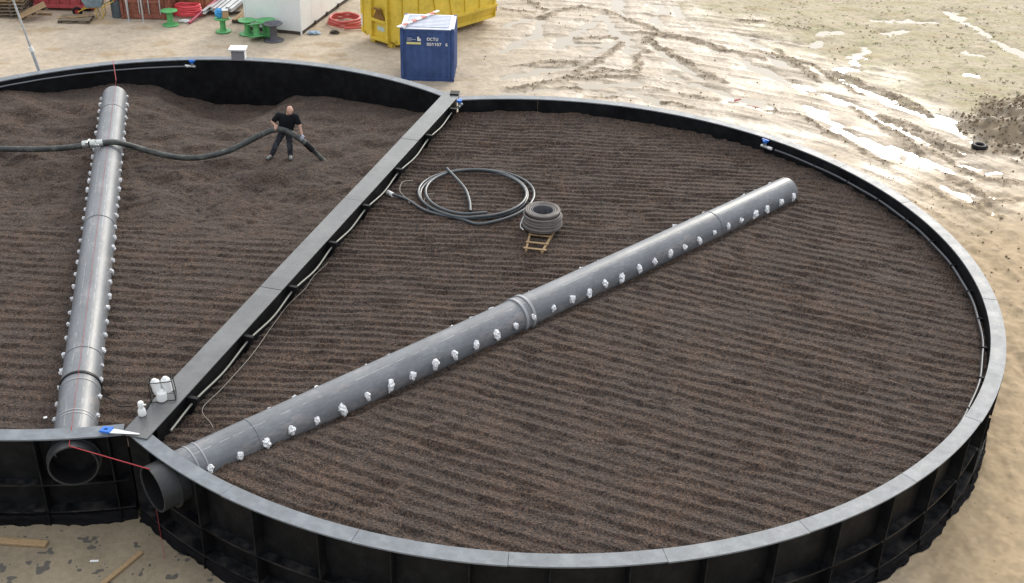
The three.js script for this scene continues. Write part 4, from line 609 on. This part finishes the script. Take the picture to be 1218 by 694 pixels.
{
  const t = thing('rusty_container', 'brown rusty container with two door leaves at the far left', 'container', [-16.7, 0, -49.85]);
  const W = 1.85, Hh = 2.4; for (const s of [-1, 1]) { const d = part('door', bx(W / 2 - 0.03, Hh - 0.5, 0.06, s * W / 4, 0.3 + (Hh - 0.5) / 2, 0), M.rust, t); for (const o of [-0.25, 0.25]) part('lock_bar', capped([s * W / 4 + o, 0.3, 0.06], [s * W / 4 + o, 2.1, 0.06], 0.025, 8), M.steel, d); part('door_plate', bx(0.3, 0.3, 0.02, s * W / 4 + 0.1, 1.5, 0.045), M.greyBox, d); part('door_rail', bx(W / 2 - 0.1, 0.1, 0.05, s * W / 4, 0.85, 0.04), M.rust, d); }
  part('sill', bx(W, 0.2, 0.12, 0, 0.2, 0), M.rust, t); part('lintel', bx(W, 0.16, 0.12, 0, Hh - 0.1, 0), M.rust, t);
  for (const s of [-1, 1]) { part('corner_post', bx(0.12, Hh, 0.14, s * (W / 2 + 0.07), Hh / 2, 0), M.rust, t); part('side_panel', upright(5.6, Hh - 0.3, 18, 0.04).rotateY(s * Math.PI / 2).translate(s * (W / 2 + 0.1), 0.15, -2.9), M.rust, t); }
  part('roof', bx(W + 0.2, 0.06, 5.8, 0, Hh + 0.04, -2.85), M.rust, t);
  for (const [x, tilt] of [[-0.62, 0.05], [0.02, 0.03]]) solo('steel_prop', merge([capped([-16.7 + x, 0.05, -49.45], [-16.7 + x - tilt * 3, 2.9, -49.66], 0.035, 10), cyl(0.09, 0.09, 0.02, -16.7 + x, 0.05, -49.45, 12)]), M.steel, x < -0.5 ? 'grey steel prop leaning on the left door of the brown container' : 'grey steel prop leaning on the middle of the brown container', 'prop', 'props leaning on the brown container');
}
{
  const t = thing('orange_container', 'orange corrugated container behind the red hose pile', 'container', [-14.93, 0, -51.2], 0.02), W = 1.25, Hh = 2.5;
  part('front_panel', upright(W - 0.2, Hh - 0.3, 8, 0.04).translate(0, 0.15, 0), M.orange, t); part('bottom_rail', bx(W, 0.16, 0.1, 0, 0.1, -0.02), M.orange, t); part('top_rail', bx(W, 0.14, 0.1, 0, Hh - 0.07, -0.02), M.orange, t);
  for (const s of [-1, 1]) { part('corner_post', bx(0.12, Hh, 0.14, s * (W / 2 - 0.04), Hh / 2, -0.03), M.orange, t); part('side_panel', upright(2.3, Hh - 0.3, 8, 0.04).rotateY(s * Math.PI / 2).translate(s * (W / 2 - 0.05), 0.15, -1.3), M.orange, t); }
  part('roof', bx(W, 0.05, 2.5, 0, Hh + 0.03, -1.27), M.orange, t);
}
{
  const t = thing('red_skip', 'red ribbed steel skip at the top left behind the wheelbarrow', 'skip', [-20.6, 0, -50.75], 0.02), W = 2.7;
  part('front_wall', bx(W, 1.5, 0.06, 0, 1.0, 0), M.redSteel, t); part('back_wall', bx(W, 1.5, 0.06, 0, 1.0, -1.9), M.redSteel, t); for (const s of [-1, 1]) part('side_wall', bx(0.06, 1.5, 1.86, s * (W / 2 - 0.03), 1.0, -0.95), M.redSteel, t);
  part('floor', bx(W - 0.1, 0.05, 1.8, 0, 0.3, -0.95), M.redSteel, t); part('bottom_rail', bx(W + 0.06, 0.16, 0.14, 0, 0.26, 0.03), M.redSteel, t); part('top_rail', bx(W + 0.06, 0.12, 0.14, 0, 1.75, 0.03), M.redSteel, t);
  for (let k = 0; k < 6; k++) part('rib', bx(0.09, 1.36, 0.06, -1.2 + k * 0.48, 1.02, 0.06), M.redSteel, t);
  for (const x of [-1.0, 1.0]) part('wheel', capped([x, 0.14, -0.06], [x, 0.14, 0.06], 0.14, 16), M.black, t);
}
// ------------------------------------------------------------------ cable drums
function drum(name, label, pos, r, h, m, tilt = 0, turn = 0, group, open = false) {
  const t = thing(name, label, 'cable drum', pos, turn, group); t.rotation.order = 'YXZ'; t.rotation.x = tilt;
  part('bottom_flange', muv(new THREE.LatheGeometry([[0, 0], [r, 0], [r, 0.035], [r * 0.9, 0.05], [r * 0.4, 0.06], [0, 0.06]].map((p) => new THREE.Vector2(...p)), 32)), m, t);
  part('core', muv(new THREE.LatheGeometry([[r * 0.46, 0.05], [r * 0.36, 0.15], [r * 0.36, h - 0.15], [r * 0.46, h - 0.05]].map((p) => new THREE.Vector2(...p)), 28)), m, t);
  part('top_flange', muv(new THREE.LatheGeometry((open ? [[r * 0.3, h - 0.16], [r * 0.46, h - 0.06], [r * 0.9, h - 0.03], [r, h], [r * 0.96, h + 0.02], [r * 0.5, h - 0.02], [r * 0.3, h - 0.14]] : [[0, h - 0.05], [r * 0.46, h - 0.05], [r, h - 0.035], [r, h], [r * 0.3, h + 0.012], [r * 0.28, h - 0.01], [0, h - 0.01]]).map((p) => new THREE.Vector2(...p)), 32)), m, t);
  return t;
}
const gd = 'green cable drums behind the left tank';
drum('cable_drum', 'green cable drum standing alone before the rusty container', [-15.38, 0.06, -49.1], 0.36, 0.66, M.green, 0, 0, gd);
drum('cable_drum', 'green cable drum with a blue bag and a carton on top', [-12.9, 0.06, -48.42], 0.34, 0.6, M.green, 0, 0.4, gd);
drum('cable_drum', 'green cable drum at the left of the cluster by the white cabin', [-11.78, 0.06, -48.2], 0.38, 0.62, M.green, 0, 0.2, gd);
drum('cable_drum', 'tilted green cable drum at the front of the cluster by the white cabin', [-11.2, 0.2, -47.42], 0.38, 0.55, M.green, -0.28, 0.5, gd);
drum('cable_drum', 'green cable drum at the back right of the cluster, behind the grey drum', [-10.95, 0.06, -48.1], 0.42, 0.68, M.green, -0.06, 0.9, gd);
drum('cable_drum', 'dark grey hollow cable drum at the right end of the drum cluster', [-10.5, 0.06, -47.42], 0.42, 0.74, M.greySpool, 0, 0, null, true);
function lump(r, sx, sy, sz, seed, rough = 0.3) { const g = new THREE.IcosahedronGeometry(r, 4), p = g.attributes.position, v = V(0, 0, 0); for (let i = 0; i < p.count; i++) { v.fromBufferAttribute(p, i); const u = v.clone().normalize(); v.multiplyScalar(1 + rough * n3(u.x * 2 + seed, u.y * 2, u.z * 2) + rough * 0.4 * n3(u.x * 5, u.y * 5 + seed, u.z * 5)); p.setXYZ(i, v.x * sx, v.y * sy, v.z * sz); } g.computeVertexNormals(); return muv(g); }
solo('plastic_bag', lump(0.2, 0.8, 1, 0.8, 3).translate(-13.02, 0.86, -48.42), M.blueBag = mat({ color: lin(0.06, 0.35, 0.7), roughness: 0.4 }), 'blue plastic bag lying on a green cable drum', 'bag');
{ const c = thing('carton', 'open tan carton beside the blue bag on the drum', 'carton', [-12.74, 0.68, -48.4], 0.3); const tan = mat({ color: lin(0.5, 0.32, 0.18), roughness: 0.85 }); part('box_body', bx(0.26, 0.3, 0.24, 0, 0.15, 0), tan, c); part('flap', bx(0.26, 0.012, 0.14, 0, 0.32, 0.1, 0, -0.5), M.white, c); part('flap', bx(0.26, 0.012, 0.14, 0, 0.32, -0.1, 0, 0.5), M.white, c); }
// ------------------------------------------------------------------ pallets, wheelbarrow and yard clutter
function pallet(label, pos, turn, m, tilt = 0, group) {
  const t = thing('pallet', label, 'pallet', pos, turn, group); t.rotation.order = 'YXZ'; t.rotation.z = tilt;
  for (const z of [-0.36, 0, 0.36]) { part('bottom_board', bx(1.2, 0.022, 0.1, 0, 0.011, z), m, t); for (const x of [-0.52, 0, 0.52]) part('block', bx(0.14, 0.078, 0.1, x, 0.062, z), M.woodDark, t); }
  for (const x of [-0.53, 0, 0.53]) part('cross_board', bx(0.12, 0.02, 0.8, x, 0.112, 0), m, t);
  for (const z of [-0.35, -0.18, 0, 0.18, 0.35]) part('top_board', bx(1.2, 0.022, 0.11, 0, 0.134, z, (R0() - 0.5) * 0.02), m, t);
  return t;
}
for (let k = 0; k < 6; k++) pallet(['lowest pallet of the stack at the left edge', 'second pallet from the ground in the left-edge stack', 'third pallet from the ground in the left-edge stack', 'fourth pallet from the ground in the left-edge stack', 'fifth pallet from the ground in the left-edge stack', 'topmost pallet of the stack at the left edge'][k], [-22.55 + (R0() - 0.5) * 0.1, 0.07 + k * 0.148, -49.75], 0.12 + (R0() - 0.5) * 0.12, k > 3 ? M.wood : M.woodGrey, 0, 'pallets stacked at the left edge');
pallet('pallet propped askew against the stack at the left edge', [-21.45, 0.34, -49.35], 0.5, M.wood, 0.35);
pallet('dark pallet lying flat on the sand by the wheelbarrow', [-19.6, 0.07, -49.3], 0.1, M.woodGrey).scale.set(1.15, 1, 1.15);
solo('board', bx(1.3, 0.025, 0.1, -19.75, 0.235, -49.3, 0.45), M.wood, 'new pale board on the flat pallet, nearer the stack', 'board'); solo('board', bx(1.2, 0.025, 0.09, -19.3, 0.237, -49.35, 0.5), M.wood, 'new pale board on the flat pallet, nearer the wheelbarrow', 'board');
solo('timber', bx(0.9, 0.07, 0.1, -21.4, 0.1, -50.0, 0.02), M.wood, 'short timber on the sand by the red skip', 'timber');
{
  const t = thing('wheelbarrow', 'grey-blue wheelbarrow with yellow legs and red grips by the red skip', 'wheelbarrow', [-18.95, 0.06, -50.0], 0.15);
  const sh = new THREE.Shape([[-0.62, 0.62], [-0.3, 0.0], [0.3, 0.0], [0.52, 0.62]].map((p) => new THREE.Vector2(...p)));
  part('tray', muv(new THREE.ExtrudeGeometry(sh, { depth: 0.6, bevelEnabled: true, bevelSize: 0.02, bevelThickness: 0.02, bevelSegments: 2 })).translate(0, 0.5, -0.3), M.bluegrey, t);
  part('load', lump(0.3, 1.4, 0.4, 0.85, 8, 0.2).translate(-0.05, 1.14, 0), M.roll, t);
  for (const s of [-1, 1]) { part('frame_tube', tube([[-0.75, 0.22, s * 0.08], [-0.3, 0.44, s * 0.22], [0.4, 0.5, s * 0.28], [0.95, 0.8, s * 0.3]], 0.022, 30, 8), M.yellowFrame, t); part('leg', tube([[0.05, 0.46, s * 0.24], [0.12, 0.02, s * 0.26], [0.34, 0.02, s * 0.26], [0.36, 0.48, s * 0.27]], 0.022, 30, 8), M.yellowFrame, t); part('grip', capped([0.92, 0.78, s * 0.3], [1.08, 0.89, s * 0.3], 0.03, 10), M.red, t); }
  const w = part('wheel', muv(new THREE.TorusGeometry(0.16, 0.06, 10, 28)).translate(-0.78, 0.22, 0), M.black, t); part('rim', capped([-0.78, 0.22, -0.04], [-0.78, 0.22, 0.04], 0.11, 18), M.red, w);
  const d = thing('steel_drum', 'dark grey steel drum standing beside the rusty container', 'drum', [-17.98, 0.05, -50.15]);
  part('shell', muv(new THREE.LatheGeometry([[0, 0], [0.3, 0], [0.31, 0.02], [0.3, 0.05], [0.3, 0.28], [0.315, 0.3], [0.3, 0.32], [0.3, 0.58], [0.315, 0.6], [0.3, 0.62], [0.3, 0.88], [0.31, 0.9], [0.29, 0.9], [0.28, 0.87], [0, 0.87]].map((p) => new THREE.Vector2(...p)), 32)), M.drum, d); part('bung', cyl(0.035, 0.035, 0.03, 0.16, 0.885, 0, 12), M.alu, d);
  const e = thing('generator', 'small orange and black generator behind the leaning pallet', 'generator', [-22.0, 0.05, -50.9], 0.2);
  part('frame', merge([bar([-0.35, 0.05, -0.25], [0.35, 0.05, -0.25], 0.02), bar([-0.35, 0.05, 0.25], [0.35, 0.05, 0.25], 0.02), ...[-1, 1].flatMap((a) => [-1, 1].map((b) => bar([a * 0.35, 0, b * 0.25], [a * 0.35, 0.6, b * 0.25], 0.02))), bar([-0.35, 0.6, 0.25], [0.35, 0.6, 0.25], 0.02), bar([-0.35, 0.6, -0.25], [0.35, 0.6, -0.25], 0.02)]), M.black, e);
  part('engine', merge([bx(0.34, 0.3, 0.34, -0.12, 0.22, 0, 0, 0, 0, 0.04), capped([0.05, 0.22, 0], [0.33, 0.22, 0], 0.15, 18)]), M.woodDark, e); part('tank', bx(0.6, 0.2, 0.4, 0, 0.52, 0, 0, 0, 0, 0.06), mat({ color: lin(0.6, 0.16, 0.04), roughness: 0.4 }), e);
}
{
  const pile = thing('red_hose_pile', 'pile of bright red hose in front of the orange container', 'hose coil', [-14.98, 0.08, -50.55], 0.1), r = rng(61);
  for (let k = 0; k < 7; k++) part('hose_turn', tube(Array.from({ length: 14 }, (_, i) => { const a = i / 14 * 2 * Math.PI; return [(0.62 + 0.06 * r() - k * 0.02) * Math.cos(a), 0.07 + k * 0.065 + 0.04 * (r() - 0.5), (0.3 + 0.05 * r()) * Math.sin(a)]; }), 0.05, 60, 8, true), M.redHose, pile);
  const c = thing('pink_hose_coil', 'pinkish red hose coil on the sand beside the yellow skip', 'hose coil', [-7.85, 0.08, -50.1]);
  for (let k = 0; k < 3; k++) part('hose_turn', tube(Array.from({ length: 16 }, (_, i) => { const a = i / 16 * 2 * Math.PI; return [(0.72 + 0.05 * r() - k * 0.04) * Math.cos(a), 0.06 + k * 0.1 + 0.03 * (r() - 0.5), (0.66 + 0.05 * r()) * Math.sin(a)]; }), 0.055, 70, 8, true), M.pinkHose, c);
  part('hose_end', tube([[0.1, 0.07, 0.95], [0.5, 0.08, 0.9], [0.9, 0.07, 0.75]], 0.05, 20, 8), M.pinkHose, c);
  solo('red_pole', capped([-14.62, 0.12, -49.3], [-13.9, 0.5, -52.2], 0.06, 12), M.purple, 'dull red pole lying on the sand by the steel bundle', 'pole');
  const xs = [-13.85, -13.66, -13.47, -13.28, -13.09, -12.9, -12.71];
  xs.forEach((x, k) => solo('steel_section', merge([bx(0.15, 0.012, 6, x, 0.26 + 0.004 * k, -53.2 - 0.2 * ((k * 3) % 4), -0.12, 0, 0, 0), bx(0.15, 0.012, 6, x, 0.4 + 0.004 * k, -53.2 - 0.2 * ((k * 3) % 4), -0.12, 0, 0, 0), bx(0.012, 0.128, 6, x, 0.33 + 0.004 * k, -53.2 - 0.2 * ((k * 3) % 4), -0.12, 0, 0, 0)]), M.steel, ['pale steel section at the left of the bundle, next to the red pole', 'second pale steel section from the red pole', 'third pale steel section from the red pole', 'middle pale steel section of the bundle', 'third pale steel section from the yellow planks', 'second pale steel section from the yellow planks', 'pale steel section at the right of the bundle, next to the yellow planks'][k], 'steel section', 'steel sections in the bundle'));
  solo('sleeper', bx(1.7, 0.14, 0.14, -13.5, 0.17, -50.9), M.woodDark, 'dark sleeper under the near end of the steel bundle', 'sleeper');
  for (let k = 0; k < 3; k++) solo('plank', bx(0.16, 0.05, 4, -12.5 + k * 0.19, 0.22 + 0.01 * k, -51.6, -0.1), M.wood, ['yellow plank next to the steel bundle', 'middle yellow plank between the steel bundle and the white cabin', 'yellow plank nearest the white cabin'][k], 'plank', 'planks beside the steel bundle');
  solo('sleeper', bx(0.75, 0.12, 0.14, -12.45, 0.13, -49.75), M.woodDark, 'dark sleeper under the yellow planks', 'sleeper');
  solo('rag', lump(0.22, 1.2, 0.3, 0.7, 12, 0.5).translate(-9.0, 0.12, -48.5), mat({ color: lin(0.35, 0.45, 0.55), roughness: 0.8 }), 'pale blue rag on the sand at the corner of the white cabin', 'rag');
  solo('mud_clod', lump(0.16, 1.2, 0.5, 0.9, 14, 0.5).translate(-8.1, 0.1, -48.7), M.woodDark, 'dark clod on the sand between white cabin and yellow skip', 'clod');
  solo('plastic_scrap', lump(0.2, 1.2, 0.3, 0.6, 16, 0.5).translate(-14.9, 0.12, -49.55), M.white, 'white plastic scrap beside the lone green drum', 'scrap');
  solo('tyre', muv(new THREE.TorusGeometry(0.2, 0.085, 12, 32).rotateX(Math.PI / 2)).translate(16.45, groundH(16.45, -38) + 0.07, -38), M.black, 'black tyre in the mud at the foot of the earth mound', 'tyre');
  const rd = thing('red_scrap', 'red and white plastic scrap in the mud beyond the tank rim', 'scrap', [8.35, groundH(8.35, -42) + 0.03, -42]);
  part('red_piece', bx(0.3, 0.03, 0.1, 0.1, 0.02, 0, 0.4, 0.1, 0.1), M.red, rd); part('white_piece', bx(0.2, 0.02, 0.14, -0.14, 0.02, 0.05, -0.2, 0.1), M.white, rd);
  solo('red_strip', bx(0.42, 0.02, 0.05, 9.0, groundH(9, -41.6) + 0.02, -41.55, -0.35), M.red, 'short red strip in the mud right of the red and white scrap', 'scrap');
}
// ------------------------------------------------------------------ grass on the field
{
  const blade = []; for (let k = 0; k < 9; k++) { const a = k * 2.4, h = 0.16 + 0.12 * ((k * 7) % 5) / 5, l = 0.1 + 0.03 * (k % 3), g = new THREE.BufferGeometry(), dx = Math.cos(a), dz = Math.sin(a), w = 0.018; g.setAttribute('position', new THREE.Float32BufferAttribute([dx * 0.02 - dz * w, 0, dz * 0.02 + dx * w, dx * 0.02 + dz * w, 0, dz * 0.02 - dx * w, dx * l * 0.6, h * 0.7, dz * l * 0.6, dx * 0.02 + dz * w, 0, dz * 0.02 - dx * w, dx * l * 1.3, h, dz * l * 1.3, dx * l * 0.6, h * 0.7, dz * l * 0.6], 3)); blade.push(g); }
  const g = mergeGeometries(blade); g.computeVertexNormals();
  const r = rng(123), list = []; let guard = 0;
  while (list.length < 6500 && guard++ < 300000) { const x = 4 + r() * 40, z = -66 + r() * 36, f = field(x, z); if (f < 0.3) continue; const d = n2(x * 0.35, z * 0.35) * 0.5 + n2(x * 1.1 + 7, z * 1.1) * 0.5; if (r() > sstep(-0.25, 0.6, d) * sstep(0, 3, f) || mound(x, z) > 0.1) continue; if (groundH(x, z) < -0.01) continue; list.push([x, z]); }
  const im = new THREE.InstancedMesh(g, mat({ color: lin(1, 1, 1), roughness: 0.8 }), list.length), m4 = new THREE.Matrix4(), q = new THREE.Quaternion();
  list.forEach(([x, z], i) => { const s = 0.18 + 0.4 * r() * r(); q.setFromAxisAngle(V(0, 1, 0), r() * 6.28); m4.compose(V(x, groundH(x, z) - 0.02, z), q, V(s, s * (0.5 + 0.5 * r()), s)); im.setMatrixAt(i, m4); const v = 0.7 + 0.6 * r(); im.setColorAt(i, lin(0.15 * v, 0.15 * v, 0.06 * v)); });
  im.name = 'grass'; im.castShadow = im.receiveShadow = true; im.userData = { label: 'sparse tufts of rough grass on the field beyond the track', category: 'grass', kind: 'stuff' }; scene.add(im);
}

// ------------------------------------------------------------------ loose clods on the mound and along the churned tracks
{
  const small = mergeVertices(new THREE.IcosahedronGeometry(1, 1).deleteAttribute('normal').deleteAttribute('uv'), 1e-4), q = rng(44), pp = small.attributes.position;
  for (let i = 0; i < pp.count; i++) { const s = 0.75 + 0.5 * q(); pp.setXYZ(i, pp.getX(i) * s, pp.getY(i) * s * 0.8, pp.getZ(i) * s); } const gg = small.toNonIndexed(); gg.computeVertexNormals();
  const list = []; let guard = 0;
  while (list.length < 6500 && guard++ < 900000) { const x = -2 + q() * 27, z = -56 + q() * 30, m = mound(x, z), b = grid(berm, x, z); const pr = m > 0.03 ? 0.4 * (0.4 + 0.6 * n2(x * 2, z * 2)) : b > 0.2 ? b * 0.1 : z > -36 && x > 9 ? 0.01 : 0.002; if (q() > pr || Math.hypot(x - C1[0], z - C1[1]) < 11.4) continue; const y = groundH(x, z); if (y < 0) continue; list.push([x, y, z, m > 0.03 ? 1 : 0.65]); }
  const im = new THREE.InstancedMesh(gg, mat({ color: lin(1, 1, 1), roughness: 0.95 }), list.length), m4 = new THREE.Matrix4(), qt = new THREE.Quaternion(), eu = new THREE.Euler();
  list.forEach(([x, y, z, k], i) => { const s = k * (0.012 + 0.045 * q() ** 3); qt.setFromEuler(eu.set(q() * 6, q() * 6, q() * 6)); m4.compose(V(x, y + s * 0.2, z), qt, V(s * (0.8 + 0.6 * q()), s, s)); im.setMatrixAt(i, m4); const v = 0.7 + 0.6 * q(); im.setColorAt(i, lin(0.2 * v, 0.15 * v, 0.098 * v)); });
  im.name = 'earth_clods'; im.castShadow = im.receiveShadow = true; im.userData = { label: 'loose brown clods on the earth mound and muddy tracks', category: 'earth', kind: 'stuff' }; scene.add(im);
}
renderer.render(scene, camera);
